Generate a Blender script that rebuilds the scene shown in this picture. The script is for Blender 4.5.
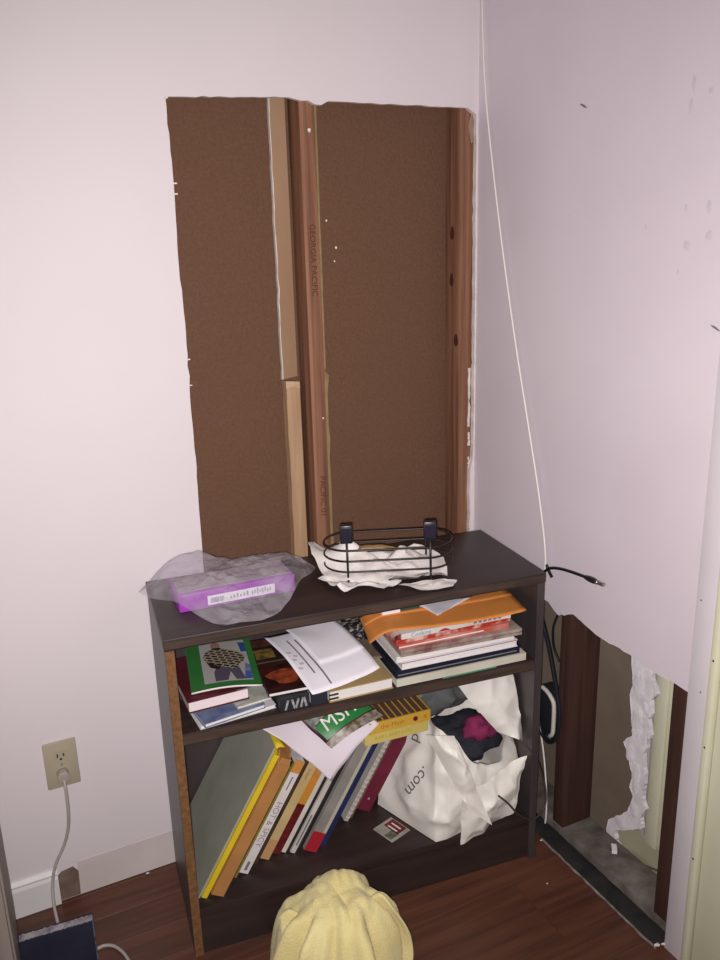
import bpy, bmesh, math, random
from math import sin, cos, pi, radians
from mathutils import Vector, Matrix, noise
random.seed(7)
for o in list(bpy.data.objects): bpy.data.objects.remove(o)
SC = bpy.context.scene
COL = SC.collection

# ------------------------------------------------------------------ camera
CAM_POS = Vector((-1.183, -1.7443, 1.4577))
PITCH, YAW, ROLL, FPX = 0.2846, 0.4551, -0.0277, 838.72
cd = bpy.data.cameras.new('camera'); cam = bpy.data.objects.new('camera', cd); COL.objects.link(cam)
cd.sensor_fit = 'VERTICAL'; cd.sensor_height = 36.0; cd.lens = 36.0 * FPX / 960.0
cd.clip_start = 0.02
FW = Vector((sin(YAW)*cos(PITCH), cos(YAW)*cos(PITCH), -sin(PITCH)))
RT0 = Vector((cos(YAW), -sin(YAW), 0)); UP0 = RT0.cross(FW)
RT = RT0*cos(ROLL) + UP0*sin(ROLL); UP = -RT0*sin(ROLL) + UP0*cos(ROLL)
cam.matrix_world = Matrix(((RT.x, UP.x, -FW.x, CAM_POS.x), (RT.y, UP.y, -FW.y, CAM_POS.y), (RT.z, UP.z, -FW.z, CAM_POS.z), (0, 0, 0, 1)))
SC.camera = cam

# ------------------------------------------------------------------ light: dim room + the phone's flash beside the lens
wd = bpy.data.worlds.new('world'); SC.world = wd; wd.use_nodes = True
wd.node_tree.nodes['Background'].inputs[0].default_value = (1.0, 0.96, 0.97, 1)
wd.node_tree.nodes['Background'].inputs[1].default_value = 0.04
ld = bpy.data.lights.new('phone_flash', 'SPOT'); lo = bpy.data.objects.new('phone_flash', ld); COL.objects.link(lo)
ld.energy = 140; ld.color = (1.0, 0.945, 0.925); ld.shadow_soft_size = 0.012
ld.spot_size = radians(114); ld.spot_blend = 1.0
lo.matrix_world = cam.matrix_world.copy()
lo.location = CAM_POS + RT*(-0.012) + UP*(-0.02) + FW*0.0
# lamp in the room behind the right wall
ld2 = bpy.data.lights.new('next_room_lamp', 'POINT'); lo2 = bpy.data.objects.new('next_room_lamp', ld2); COL.objects.link(lo2)
ld2.energy = 16; ld2.color = (0.95, 1.0, 0.82); ld2.shadow_soft_size = 0.12; lo2.location = (0.75, -1.25, 1.7)
SC.view_settings.view_transform = 'Standard'; SC.view_settings.look = 'None'
SC.view_settings.gamma = 1.0; SC.view_settings.use_curve_mapping = False
SC.view_settings.exposure = 0.0

# ------------------------------------------------------------------ materials
def lin(h):
    if isinstance(h, str):
        h = h.lstrip('#'); h = [int(h[i:i+2], 16)/255 for i in (0, 2, 4)]
    else: h = [c/255 for c in h]
    return tuple(c/12.92 if c <= 0.04045 else ((c+0.055)/1.055)**2.4 for c in h) + (1,)
MATS = {}
def mat(name, c1, c2=None, scale=8, stretch=(1, 1, 1), rough=0.6, bump=0.0, bscale=None, detail=6, metal=0.0, spec=0.4, lo_=0.35, hi_=0.65, sheen=0.0):
    if name in MATS: return MATS[name]
    m = bpy.data.materials.new(name); m.use_nodes = True; MATS[name] = m
    nt = m.node_tree; N = nt.nodes; L = nt.links; b = N['Principled BSDF']
    b.inputs['Roughness'].default_value = rough; b.inputs['Metallic'].default_value = metal
    b.inputs['Specular IOR Level'].default_value = spec
    if sheen: b.inputs['Sheen Weight'].default_value = sheen
    b.inputs['Base Color'].default_value = lin(c1)
    if c2 or bump:
        tc = N.new('ShaderNodeTexCoord'); mp = N.new('ShaderNodeMapping'); L.new(tc.outputs['Object'], mp.inputs[0])
        mp.inputs['Scale'].default_value = stretch
    if c2:
        n = N.new('ShaderNodeTexNoise'); n.inputs['Scale'].default_value = scale; n.inputs['Detail'].default_value = detail
        L.new(mp.outputs[0], n.inputs['Vector'])
        r = N.new('ShaderNodeValToRGB'); r.color_ramp.elements[0].position = lo_; r.color_ramp.elements[1].position = hi_
        r.color_ramp.elements[0].color = lin(c1); r.color_ramp.elements[1].color = lin(c2)
        L.new(n.outputs[0], r.inputs[0]); L.new(r.outputs[0], b.inputs['Base Color'])
    if bump:
        n2 = N.new('ShaderNodeTexNoise'); n2.inputs['Scale'].default_value = bscale or scale*3; n2.inputs['Detail'].default_value = 5
        L.new(mp.outputs[0], n2.inputs['Vector'])
        bp = N.new('ShaderNodeBump'); bp.inputs['Strength'].default_value = bump; bp.inputs['Distance'].default_value = 0.004
        L.new(n2.outputs[0], bp.inputs['Height']); L.new(bp.outputs[0], b.inputs['Normal'])
    return m
M_WALL = mat('lilac_white_paint', '#dfd5d9', '#d9cfd3', scale=1.4, rough=0.62, bump=0.06, bscale=60, spec=0.3)
M_WALLR = mat('lilac_white_paint_worn', '#dcd1d9', '#d4c8d1', scale=2.2, rough=0.6, bump=0.07, bscale=70, spec=0.3)
M_GYP = mat('gypsum_core', '#e6dfdc', '#cfc6c0', scale=40, rough=0.9, bump=0.3)
M_FIBER = mat('brown_fibreboard', '#6d5040', '#664a3a', scale=160, rough=0.9, bump=0.5, bscale=160, spec=0.15)
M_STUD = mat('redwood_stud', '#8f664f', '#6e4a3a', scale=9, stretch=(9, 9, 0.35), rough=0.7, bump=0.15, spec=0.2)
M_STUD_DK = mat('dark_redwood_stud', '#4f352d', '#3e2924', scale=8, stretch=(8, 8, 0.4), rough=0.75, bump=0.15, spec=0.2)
M_STRIP = mat('tan_drywall_paper', '#a3836a', '#98785f', scale=8, stretch=(1, 1, .3), rough=0.85, bump=0.1, spec=0.2)
M_STRIP2 = mat('pale_tan_paper', '#b9987a', '#aa896b', scale=20, stretch=(4, 4, .3), rough=0.85, bump=0.1, spec=0.2)
M_STRIP3 = mat('olive_paper_edge', '#93805c', '#83714e', scale=30, rough=0.85, spec=0.2)
M_KRAFT = mat('grey_brown_drywall_paper', '#7d7064', '#6f6256', scale=5, rough=0.9, spec=0.15)
M_TORN = mat('torn_white_paper', '#eee8ec', '#dcd5da', scale=30, rough=0.9, bump=0.3, bscale=90, spec=0.2)
M_INK = mat('print_black', '#2a2422', rough=0.7, spec=0.2)
M_STAMP = mat('stud_ink', '#55342a', rough=0.8, spec=0.1)
M_FLOORBASE = mat('floor_underlay', '#2a1a15', rough=0.9)
M_DUST = mat('dusty_concrete_grey', '#7d756f', '#544d49', scale=22, rough=0.95, bump=0.4, spec=0.1, lo_=.3, hi_=.7)
M_BLACKSTRIP = mat('gap_shade_black', '#1a181a', '#2b2828', scale=25, rough=0.7)  # black stands in for the shade in the gap under the right wall
M_CASING = mat('casing_paint', '#d9d2d8', '#d2cad0', scale=4, rough=0.5, spec=0.4)
M_CREAMP = mat('cream_gloss_paint', '#dedcc4', '#d6d3b8', scale=3, rough=0.4, spec=0.5)
M_BASEW = mat('white_baseboard_paint', '#e4e1e2', '#dcd8da', scale=5, rough=0.45)
M_BASEBROWN = mat('bare_brown_patch', '#7e6a60', '#6b584f', scale=40, rough=0.9, bump=.2)
M_BASECREAM = mat('old_cream_paint', '#d3c9c6', '#cbc0bc', scale=9, rough=0.7)
M_OUTLET = mat('almond_plastic', '#aca18c', rough=0.4, spec=0.5)
M_SLOT = mat('slot_dark', '#1c1815', rough=0.8)
M_CORD = mat('grey_cord', '#a9a19c', rough=0.5)
M_WCABLE = mat('white_cable', '#e6dedc', rough=0.45)
M_BCABLE = mat('black_cable', '#17161b', rough=0.4, spec=0.5)
M_NAVYCABLE = mat('dark_blue_cable', '#1c1f28', rough=0.4, spec=0.5)
M_METAL = mat('connector_metal', '#b9b7b8', rough=0.3, metal=1.0)
M_ESP = mat('espresso_laminate', '#352826', '#2b201f', scale=6, stretch=(.6, 6, 6), rough=0.42, bump=0.03, spec=0.5)
M_ESPSIDE = mat('espresso_side_laminate', '#443c3d', '#3a3233', scale=6, stretch=(6, 6, .6), rough=0.4, bump=0.02, spec=0.6)
M_PARTICLE = mat('raw_particle_board', '#7d5a3e', '#694930', scale=90, rough=0.9, bump=0.3, spec=0.1)
M_EDGEWORN = mat('worn_veneer_edge', '#493830', '#352823', scale=30, stretch=(.3, 3, 3), rough=0.6)
M_PAGE = mat('page_white', '#e9e4e2', '#d5cfcd', scale=60, stretch=(1, 1, 40), rough=0.85, spec=0.2)
M_PAPER = mat('white_paper', '#e9e4ec', '#dfd9e3', scale=5, rough=0.85, spec=0.2)
M_TISSUE = mat('white_tissue_paper', '#f2ece8', '#e8e1de', scale=8, rough=0.9, spec=0.15, bump=.15, bscale=50)
M_GREYTXT = mat('grey_print', '#77727c', rough=0.85, spec=0.2)
M_TOWEL = mat('pale_yellow_terry', '#e6d99f', '#dccb8c', scale=14, rough=1.0, bump=0.6, bscale=300, spec=0.1, sheen=0.3)
M_BAGW = mat('white_bag_plastic', '#e9e4dd', '#dcd6d0', scale=9, rough=0.4, spec=0.4)
M_CAB = mat('grey_brown_cabinet', '#8d817b', '#7d716b', scale=8, stretch=(6, 6, .4), rough=0.5)
def simple(name, c, c2=None, rough=0.55, scale=12, **k): return mat(name, c, c2, rough=rough, scale=scale, **k)

def film_material():
    m = bpy.data.materials.new('clear_plastic_film'); m.use_nodes = True; nt = m.node_tree; N = nt.nodes; L = nt.links
    for n in list(N): N.remove(n)
    out = N.new('ShaderNodeOutputMaterial'); tr = N.new('ShaderNodeBsdfTransparent'); tr.inputs[0].default_value = (.97, .95, .98, 1)
    p = N.new('ShaderNodeBsdfPrincipled'); p.inputs['Base Color'].default_value = (.72, .68, .74, 1); p.inputs['Roughness'].default_value = .22
    p.inputs['Specular IOR Level'].default_value = .8
    tc = N.new('ShaderNodeTexCoord'); no = N.new('ShaderNodeTexNoise'); no.inputs['Scale'].default_value = 18; no.inputs['Detail'].default_value = 4
    L.new(tc.outputs['Object'], no.inputs['Vector'])
    mr = N.new('ShaderNodeMapRange'); mr.inputs[1].default_value = .3; mr.inputs[2].default_value = .7; mr.inputs[3].default_value = .12; mr.inputs[4].default_value = .34
    L.new(no.outputs[0], mr.inputs[0])
    bp = N.new('ShaderNodeBump'); bp.inputs['Strength'].default_value = .8; bp.inputs['Distance'].default_value = .012
    L.new(no.outputs[0], bp.inputs['Height']); L.new(bp.outputs[0], p.inputs['Normal'])
    mx = N.new('ShaderNodeMixShader'); L.new(mr.outputs[0], mx.inputs[0]); L.new(tr.outputs[0], mx.inputs[1]); L.new(p.outputs[0], mx.inputs[2]); L.new(mx.outputs[0], out.inputs[0])
    return m
M_FILM = film_material()

def floor_material():
    m = bpy.data.materials.new('red_brown_laminate'); m.use_nodes = True; nt = m.node_tree; N = nt.nodes; L = nt.links; b = N['Principled BSDF']
    b.inputs['Roughness'].default_value = .42; b.inputs['Specular IOR Level'].default_value = .4
    tc = N.new('ShaderNodeTexCoord'); mp = N.new('ShaderNodeMapping'); mp.inputs['Scale'].default_value = (1.2, 16, 1)
    oi = N.new('ShaderNodeObjectInfo'); ad = N.new('ShaderNodeVectorMath'); ad.operation = 'ADD'
    cb = N.new('ShaderNodeCombineXYZ'); mu = N.new('ShaderNodeMath'); mu.operation = 'MULTIPLY'; mu.inputs[1].default_value = 31
    L.new(oi.outputs['Random'], mu.inputs[0]); L.new(mu.outputs[0], cb.inputs[0]); L.new(mu.outputs[0], cb.inputs[1])
    L.new(tc.outputs['Object'], ad.inputs[0]); L.new(cb.outputs[0], ad.inputs[1]); L.new(ad.outputs[0], mp.inputs[0])
    n = N.new('ShaderNodeTexNoise'); n.inputs['Scale'].default_value = 3; n.inputs['Detail'].default_value = 8; L.new(mp.outputs[0], n.inputs['Vector'])
    r = N.new('ShaderNodeValToRGB'); r.color_ramp.elements[0].position = .3; r.color_ramp.elements[1].position = .72
    r.color_ramp.elements[0].color = lin('#4c2f25'); r.color_ramp.elements[1].color = lin('#6b4232'); L.new(n.outputs[0], r.inputs[0])
    hs = N.new('ShaderNodeHueSaturation'); mr = N.new('ShaderNodeMapRange'); mr.inputs[3].default_value = .88; mr.inputs[4].default_value = 1.12
    L.new(oi.outputs['Random'], mr.inputs[0]); L.new(mr.outputs[0], hs.inputs['Value']); L.new(r.outputs[0], hs.inputs['Color']); L.new(hs.outputs[0], b.inputs['Base Color'])
    return m
M_FLOOR = floor_material()

# ------------------------------------------------------------------ mesh helpers
class MB:
    def __init__(s): s.v = []; s.f = []; s.m = []
    def add(s, vs, fs, mi=0):
        k = len(s.v); s.v += [tuple(x) for x in vs]; s.f += [tuple(i+k for i in f) for f in fs]; s.m += [mi]*len(fs); return s
    def box(s, x0, x1, y0, y1, z0, z1, mi=0):
        return s.add([(x0,y0,z0),(x1,y0,z0),(x1,y1,z0),(x0,y1,z0),(x0,y0,z1),(x1,y0,z1),(x1,y1,z1),(x0,y1,z1)],
                     [(0,3,2,1),(4,5,6,7),(0,1,5,4),(1,2,6,5),(2,3,7,6),(3,0,4,7)], mi)
    def tube(s, pts, r, n=8, mi=0, cap=True):
        pts = [Vector(p) for p in pts]; rs = r if isinstance(r, (list, tuple)) else [r]*len(pts)
        t0 = (pts[1]-pts[0]).normalized(); a = Vector((0,0,1)) if abs(t0.z) < .9 else Vector((1,0,0)); nx = t0.cross(a).normalized()
        vs = []
        for i, p in enumerate(pts):
            t = (pts[min(i+1,len(pts)-1)]-pts[max(i-1,0)]).normalized(); nx = (nx - t*nx.dot(t)).normalized(); ny = t.cross(nx)
            for j in range(n):
                an = 2*pi*j/n; vs.append(p + (nx*cos(an)+ny*sin(an))*rs[i])
        fs = [(i*n+j, i*n+(j+1)%n, (i+1)*n+(j+1)%n, (i+1)*n+j) for i in range(len(pts)-1) for j in range(n)]
        if cap: fs += [tuple(range(n-1,-1,-1)), tuple((len(pts)-1)*n+j for j in range(n))]
        return s.add(vs, fs, mi)
    def loop(s, pts, r, n=8, mi=0):
        pts = [Vector(p) for p in pts]; k = len(pts); vs = []
        for i, p in enumerate(pts):
            t = (pts[(i+1)%k]-pts[i-1]).normalized(); up = Vector((0,0,1)); nx = t.cross(up).normalized(); ny = t.cross(nx)
            for j in range(n): an = 2*pi*j/n; vs.append(p + (nx*cos(an)+ny*sin(an))*r)
        return s.add(vs, [(i*n+j, i*n+(j+1)%n, ((i+1)%k)*n+(j+1)%n, ((i+1)%k)*n+j) for i in range(k) for j in range(n)], mi)
    def prism(s, poly, z0, z1, mi=0):
        n = len(poly); vs = [(x,y,z0) for x,y in poly]+[(x,y,z1) for x,y in poly]
        return s.add(vs, [tuple(range(n-1,-1,-1)), tuple(range(n,2*n))]+[(i,(i+1)%n,n+(i+1)%n,n+i) for i in range(n)], mi)
    def grid(s, fn, nu, nv, mi=0, closed=False):
        cols = nu if closed else nu+1
        vs = [fn(i/nu, j/nv) for j in range(nv+1) for i in range(cols)]
        fs = [(j*cols+i, j*cols+(i+1)%cols, (j+1)*cols+(i+1)%cols, (j+1)*cols+i) for j in range(nv) for i in range(nu)]
        return s.add(vs, fs, mi)
    def sheet(s, fn, nu, nv, th=.0004, mi=0):
        s.grid(fn, nu, nv, mi); return s
    def build(s, name, mats, parent=None, M=None, smooth=False, bevel=0, solid=0, **tags):
        me = bpy.data.meshes.new(name); me.from_pydata(s.v, [], s.f); me.update()
        return finish(name, me, mats, parent, M, smooth, bevel, solid, s.m, **tags)
def finish(name, me, mats, parent=None, M=None, smooth=False, bevel=0, solid=0, mi=None, **tags):
    if not isinstance(mats, (list, tuple)): mats = [mats]
    for m in mats: me.materials.append(m)
    if mi: me.polygons.foreach_set('material_index', mi)
    bm = bmesh.new(); bm.from_mesh(me)
    if bevel:
        bmesh.ops.bevel(bm, geom=[e for e in bm.edges if len(e.link_faces) == 2 and e.calc_face_angle(0) > .6], offset=bevel, segments=2, affect='EDGES', profile=.5)
    if solid:
        bmesh.ops.recalc_face_normals(bm, faces=bm.faces)
        bmesh.ops.solidify(bm, geom=bm.faces[:], thickness=solid)
    bmesh.ops.recalc_face_normals(bm, faces=bm.faces)
    bm.to_mesh(me); bm.free()
    if smooth:
        me.polygons.foreach_set('use_smooth', [True]*len(me.polygons))
        if smooth == 2: me.set_sharp_from_angle(angle=radians(40))
    o = bpy.data.objects.new(name, me); COL.objects.link(o)
    if parent is not None: o.parent = parent
    if M is not None:
        if parent is None: o.matrix_world = M
        else: o.matrix_local = M
    tag(o, **tags); return o
def tag(o, label=None, cat=None, group=None, kind=None):
    if label: o['label'] = label
    if cat: o['category'] = cat
    if group: o['group'] = group
    if kind: o['kind'] = kind
    return o
def empty(name, M=None, **tags):
    o = bpy.data.objects.new(name, None); COL.objects.link(o); o.empty_display_size = .05
    if M is not None: o.matrix_world = M
    return tag(o, **tags)
def T(x, y, z): return Matrix.Translation((x, y, z))
def R(a, ax): return Matrix.Rotation(a, 4, ax)
def smoothpts(pts, k=8):
    P = [Vector(p) for p in pts]; out = []
    for i in range(len(P)-1):
        a = P[max(i-1,0)]; b = P[i]; c = P[i+1]; d = P[min(i+2,len(P)-1)]
        for j in range(k):
            t = j/k; out.append(.5*((2*b)+(c-a)*t+(2*a-5*b+4*c-d)*t*t+(3*b-a-3*c+d)*t**3))
    return out+[P[-1]]
def text(body, size, material, parent, M, name='lettering', align='CENTER'):
    cu = bpy.data.curves.new(name, 'FONT'); cu.body = body; cu.size = size; cu.align_x = align; cu.align_y = 'CENTER'; cu.resolution_u = 3
    t = bpy.data.objects.new(name, cu); COL.objects.link(t); bpy.context.view_layer.update()
    me = bpy.data.meshes.new_from_object(t.evaluated_get(bpy.context.evaluated_depsgraph_get()))
    bpy.data.objects.remove(t); bpy.data.curves.remove(cu)
    me.materials.clear(); me.materials.append(material); me.name = name
    o = bpy.data.objects.new(name, me); COL.objects.link(o); o.parent = parent; o.matrix_local = M
    return o
def patch(parent, pts, material, name='print_patch', M=None):
    return MB().add([Vector(p) for p in pts], [tuple(range(len(pts)))]).build(name, material, parent, M)
def nz(x, y, z=0): return noise.noise(Vector((x, y, z)))
def fr(x, y, z=0): return noise.fractal(Vector((x, y, z)), 1.0, 2.0, 4)

def slab(name, outer, hole, to3, depth_vec, mats, **tags):
    """wall board cut to an outline with a rough hole; front, back and cut edges"""
    bm = bmesh.new(); loops = [outer] + ([hole] if hole else [])
    for lp in loops:
        vs = [bm.verts.new(to3(p)) for p in lp]
        for i in range(len(vs)): bm.edges.new((vs[i], vs[(i+1) % len(vs)]))
    bmesh.ops.triangle_fill(bm, use_beauty=True, use_dissolve=False, edges=bm.edges[:])
    front = bm.faces[:]
    ret = bmesh.ops.extrude_face_region(bm, geom=front)
    nv = [g for g in ret['geom'] if isinstance(g, bmesh.types.BMVert)]
    nf = set(g for g in ret['geom'] if isinstance(g, bmesh.types.BMFace))
    bmesh.ops.translate(bm, verts=nv, vec=depth_vec)
    fs = set(front)
    for f in bm.faces: f.material_index = 0 if f in fs else (2 if f in nf else 1)
    bmesh.ops.recalc_face_normals(bm, faces=bm.faces)
    me = bpy.data.meshes.new(name); bm.to_mesh(me); bm.free()
    for m in mats: me.materials.append(m)
    o = bpy.data.objects.new(name, me); COL.objects.link(o); return tag(o, **tags)
def rough_line(a, b, n, amp, seed, wig=0.0):
    out = []
    for i in range(n):
        t = i/n; x = a[0]+(b[0]-a[0])*t; y = a[1]+(b[1]-a[1])*t
        d = Vector((b[0]-a[0], b[1]-a[1])); q = Vector((-d.y, d.x)).normalized()
        e = amp*nz(i*.9+seed, seed*1.7) + wig*nz(t*3+seed*3, 5.1)
        e *= min(1, 6*t, 6*(1-t)) if 0 < i else 0
        out.append((x+q.x*e, y+q.y*e))
    return out

# ================================================================== ROOM
# ---- floor: base and planks
floor = MB().box(-3.2, 0.0127, -3.2, .0127, -.03, -.0085).build('floor', M_FLOORBASE, kind='structure', label='red-brown wood laminate floor of narrow planks')
PW = .0875; y0 = -.0105+.0
pm = {}
random.seed(11)
row = 0; y = -.0105 + PW
while y > -2.35:
    ya, yb = y-PW, min(y, 0.0)
    x = 0.0 if row % 2 else 0.0
    cut = [-.19, -.62, -.40, -.88, -.25, -.7][row % 6] if row != 7 else -.178
    if row == 6: cut = -.178
    xs = [0.0, cut]; 
    while xs[-1] > -2.6: xs.append(xs[-1]-.92)
    for i in range(len(xs)-1):
        xa, xb = max(xs[i+1], -2.6), xs[i]
        if xb-xa < .05: continue
        key = (round(xb-xa, 3), round(yb-ya, 3))
        w, d = xb-xa-.0006, yb-ya-.0006
        if key not in pm:
            mb = MB(); b_ = .0003
            mb.add([(0,0,-.008),(w,0,-.008),(w,d,-.008),(0,d,-.008),(0,0,-b_),(w,0,-b_),(w,d,-b_),(0,d,-b_),(b_,b_,0),(w-b_,b_,0),(w-b_,d-b_,0),(b_,d-b_,0)],
                   [(0,3,2,1),(0,1,5,4),(1,2,6,5),(2,3,7,6),(3,0,4,7),(4,5,9,8),(5,6,10,9),(6,7,11,10),(7,4,8,11),(8,9,10,11)])
            o = mb.build('plank', M_FLOOR, floor); pm[key] = o.data
        else:
            o = bpy.data.objects.new('plank', pm[key]); COL.objects.link(o); o.parent = floor
        o.location = (xa, ya, 0)
    y -= PW; row += 1

# ---- back wall with the cut hole
HX0, HX1, HZ0, HZ1 = -.726, -.002, .45, 1.729
hole = []
hole += rough_line((-.733, HZ0), (-.728, .80), 10, .003, 1)
hole += rough_line((-.728, .80), (-.7235, 1.56), 34, .0035, 2.3, .004)
hole += rough_line((-.7235, 1.56), (-.7255, 1.724), 10, .003, 3.1)
hole += rough_line((-.7255, 1.724), (-.455, 1.7335), 18, .003, 4.2)
hole += [(-.44, 1.7275), (-.425, 1.7285), (-.41, 1.7215), (-.395, 1.721), (-.385, 1.7265)]
hole += rough_line((-.38, 1.729), (-.012, 1.7285), 22, .002, 5.7)
hole += rough_line((-.006, 1.715), (-.003, 1.30), 22, .003, 6.6, .002)
hole += rough_line((-.003, 1.30), (-.005, .88), 24, .004, 7.9, .003)
hole += rough_line((-.013, .865), (-.012, HZ0), 14, .003, 8.8)
wall_back = slab('wall_back', [(-3.2, 0), (0, 0), (0, 2.44), (-3.2, 2.44)], hole, lambda p: (p[0], 0, p[1]), (0, .0127, 0), [M_WALL, M_GYP, M_KRAFT],
                 kind='structure', label='lilac white back wall with a tall rectangular hole cut in its drywall')
MB().box(-3.2, .0127, .0762, .092, 0, 2.44).build('backing_board', M_FIBER, wall_back, label='brown fibreboard inside the wall cavity')
def stud(parent, x0, x1, y0, y1, z0, z1, m, bevel=.002, label=None):
    return MB().box(x0, x1, y0, y1, z0, z1).build('stud', m, parent, bevel=bevel, smooth=2, label=label)
s1 = stud(wall_back, -.4425, -.4065, .013, .076, .0, 2.44, M_STUD, label='red-brown wall stud with stamped lettering')
s2 = stud(wall_back, -.041, .0125, .013, .076, .0, 2.44, M_STUD, label='red-brown corner stud with knots')
stud(wall_back, -.85, -.812, .013, .076, .0, 2.44, M_STUD)
# lip along the stud's front face
MB().box(-.4425, -.434, .0112, .0129, .45, 1.74).build('worn_edge', mat('stud_edge_pale', '#98705a', '#835a47', scale=10, stretch=(9,9,.3), rough=.7, spec=.2), s1)
text('GEORGIA PACIFIC', .019, M_STAMP, s1, T(-.4225, .0122, 1.405) @ R(radians(90), 'X') @ R(radians(-90), 'Z'))
text('PACIFIC 01', .021, M_STAMP, s1, T(-.4225, .0122, .86) @ R(radians(90), 'X') @ R(radians(-90), 'Z'))
def strip(name, pts, yf, yb, m, edge, parent, label=None):
    n = len(pts); vs = [(x, yf, z) for x, z in pts] + [(x, yb, z) for x, z in pts]
    mb = MB().add(vs, [tuple(range(n))], 0).add([], [], 0)
    mb.f += [(i, (i+1) % n, n+(i+1) % n, n+i) for i in range(n)] + [tuple(range(2*n-1, n-1, -1))]; mb.m += [1]*n + [0]
    return mb.build(name, [m, edge], parent, label=label)
def ragged(x, z0, z1, n, amp, seed): return [(x+amp*nz(i*.7, seed), z0+(z1-z0)*i/n) for i in range(n+1)]
strip('drywall_strip', [(-.452, 1.145), (-.452, 1.80)] + ragged(-.4890, 1.80, 1.14, 26, .0025, 2.2), .066, .0755, M_STRIP, M_GYP, wall_back, 'tan drywall strip with white broken edge')
strip('drywall_strip', [(-.452, .40), (-.4535, 1.133), (-.487, 1.137)] + ragged(-.4865, 1.133, .40, 24, .002, 4.4), .052, .0755, M_STRIP2, M_STRIP2, wall_back, 'paler tan paper strip below the break')
strip('drywall_strip', ragged(-.379, .40, 1.80, 36, .003, 9.1)[:19] + [(-.374, 1.14), (-.385, 1.15)] + ragged(-.3815, 1.16, 1.80, 16, .0012, 3.1) + [(-.41, 1.80), (-.41, .40)], .060, .0755, M_STRIP3, M_STRIP3, wall_back, 'olive paper edge behind the stud')
pe = ragged(-.4892, 1.80, 1.14, 26, .0025, 2.2)
strip('broken_white_edge', pe + [(x+.0016+.0022*abs(nz(z*60, 3)), z) for x, z in pe[::-1]], .0652, .0660, M_GYP, M_GYP, wall_back)
strip('torn_top', [(-.453, 1.118), (-.453, 1.134), (-.487, 1.138), (-.487, 1.121), (-.47, 1.125)], .0512, .052, mat('pale_torn_top', '#cbb096', '#b89a7c', scale=30, rough=.9), M_GYP, wall_back)
# paint flakes and nail heads
for (x, z, r) in ((-.421, 1.672, .0035), (-.012, 1.12, .002), (-.338, 1.43, .0025), (-.343, 1.40, .0018), (-.36, 1.49, .002), (-.415, 1.05, .0018)):
    yy = .0118 if x > -.3 or x < -.405 else .0752
    MB().prism([(r*cos(a)*(1+.3*sin(3*a)), r*sin(a)*1.3) for a in [k*pi/4 for k in range(8)]], 0, .0012).build('plaster_fleck', M_GYP, wall_back, T(x, yy, z) @ R(radians(90), 'X'))
for (x, z, w, h) in ((-.7215, 1.565, .005, .002), (-.7225, 1.545, .006, .002), (-.7235, 1.215, .004, .002), (-.7245, 1.16, .005, .0015), (-.7245, 1.722, .004, .003)):
    strip('torn_nick', [(x-w, z-h), (x+w, z-h*.4), (x+w*.8, z+h), (x-w*.7, z+h*.7)], -.0012, .0006, M_GYP, M_GYP, wall_back)
for (z0, z1, xx) in ((.98, 1.13, -.0135), (.86, .90, -.012), (.93, .965, -.0125)):
    pts = ragged(xx, z0, z1, 9, .004, z0*9) + ragged(xx+.0055, z1, z0, 9, .004, z1*7)
    strip('gypsum_smear', pts, .0105, .0129, M_GYP, M_GYP, wall_back)
strip('loose_paper', [(-.012, 1.722), (-.0045, 1.70), (-.004, 1.66), (-.012, 1.655), (-.02, 1.69)], .0095, .0105, mat('pinkish_grey_paper', '#a08378', '#8d7268', scale=20, rough=.9), M_GYP, wall_back, 'torn grey paper hanging in the hole corner')
# knots on the corner stud (side face)
for (yk, zk) in ((.045, 1.455), (.047, 1.345), (.026, 1.20)):
    MB().prism([(.009*cos(a)*(1+.15*sin(3*a)), .016*sin(a)) for a in [k*pi/6 for k in range(12)]], 0, .0004).build('knot', mat('knot_dark', '#4b2417', rough=.8), s2, T(-.0411, yk, zk) @ R(radians(-90), 'Y') @ R(radians(90), 'Z'))

# ---- right wall with the cut away bottom
ro = [(0.0, 0), (-.12, 0)]
ro += rough_line((-.12, 0), (-.12, .62), 6, .003, 1.5)
ro += rough_line((-.12, .62), (-.335, .618), 10, .003, 2.5)
ro += rough_line((-.335, .606), (-.352, .597), 3, .004, 3.2) + rough_line((-.352, .6), (-.40, .623), 5, .003, 3.5)
ro += rough_line((-.40, .623), (-.475, .606), 8, .002, 4.5) + rough_line((-.475, .606), (-.735, .597), 18, .004, 5.5, .004)
ro += [(-.742, .597), (-.742, 0.0)]
ro += [(-.90, 0), (-.90, 2.03), (-1.72, 2.03), (-1.72, 0), (-3.2, 0), (-3.2, 2.44), (0.0, 2.44)]
rr = [ro[0]]
for p_ in ro[1:]:
    if (Vector(p_)-Vector(rr[-1])).length > 1e-5: rr.append(p_)
wall_right = slab('wall_right', rr, None, lambda p: (0, p[0], p[1]), (.0127, 0, 0), [M_WALLR, M_GYP, M_KRAFT], kind='structure', label='lilac white right wall with its drywall cut away above the floor')
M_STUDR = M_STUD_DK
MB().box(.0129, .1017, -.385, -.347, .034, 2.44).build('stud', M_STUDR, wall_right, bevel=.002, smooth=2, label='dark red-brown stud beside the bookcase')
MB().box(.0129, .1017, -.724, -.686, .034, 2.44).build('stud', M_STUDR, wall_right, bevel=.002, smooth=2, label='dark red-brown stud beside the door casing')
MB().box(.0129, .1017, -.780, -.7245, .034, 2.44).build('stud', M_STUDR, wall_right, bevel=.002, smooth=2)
MB().box(.0129, .1017, -.78, -.02, -.0084, .0335).build('sill_plate', M_DUST, wall_right, bevel=.003, smooth=2, label='dusty grey sill plate at the bottom of the wall')
MB().tube(smoothpts([(.03, -.3845, .30), (.03, -.386, .31)], 2), .001).build('stud_stain', M_STUDR, wall_right)
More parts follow.
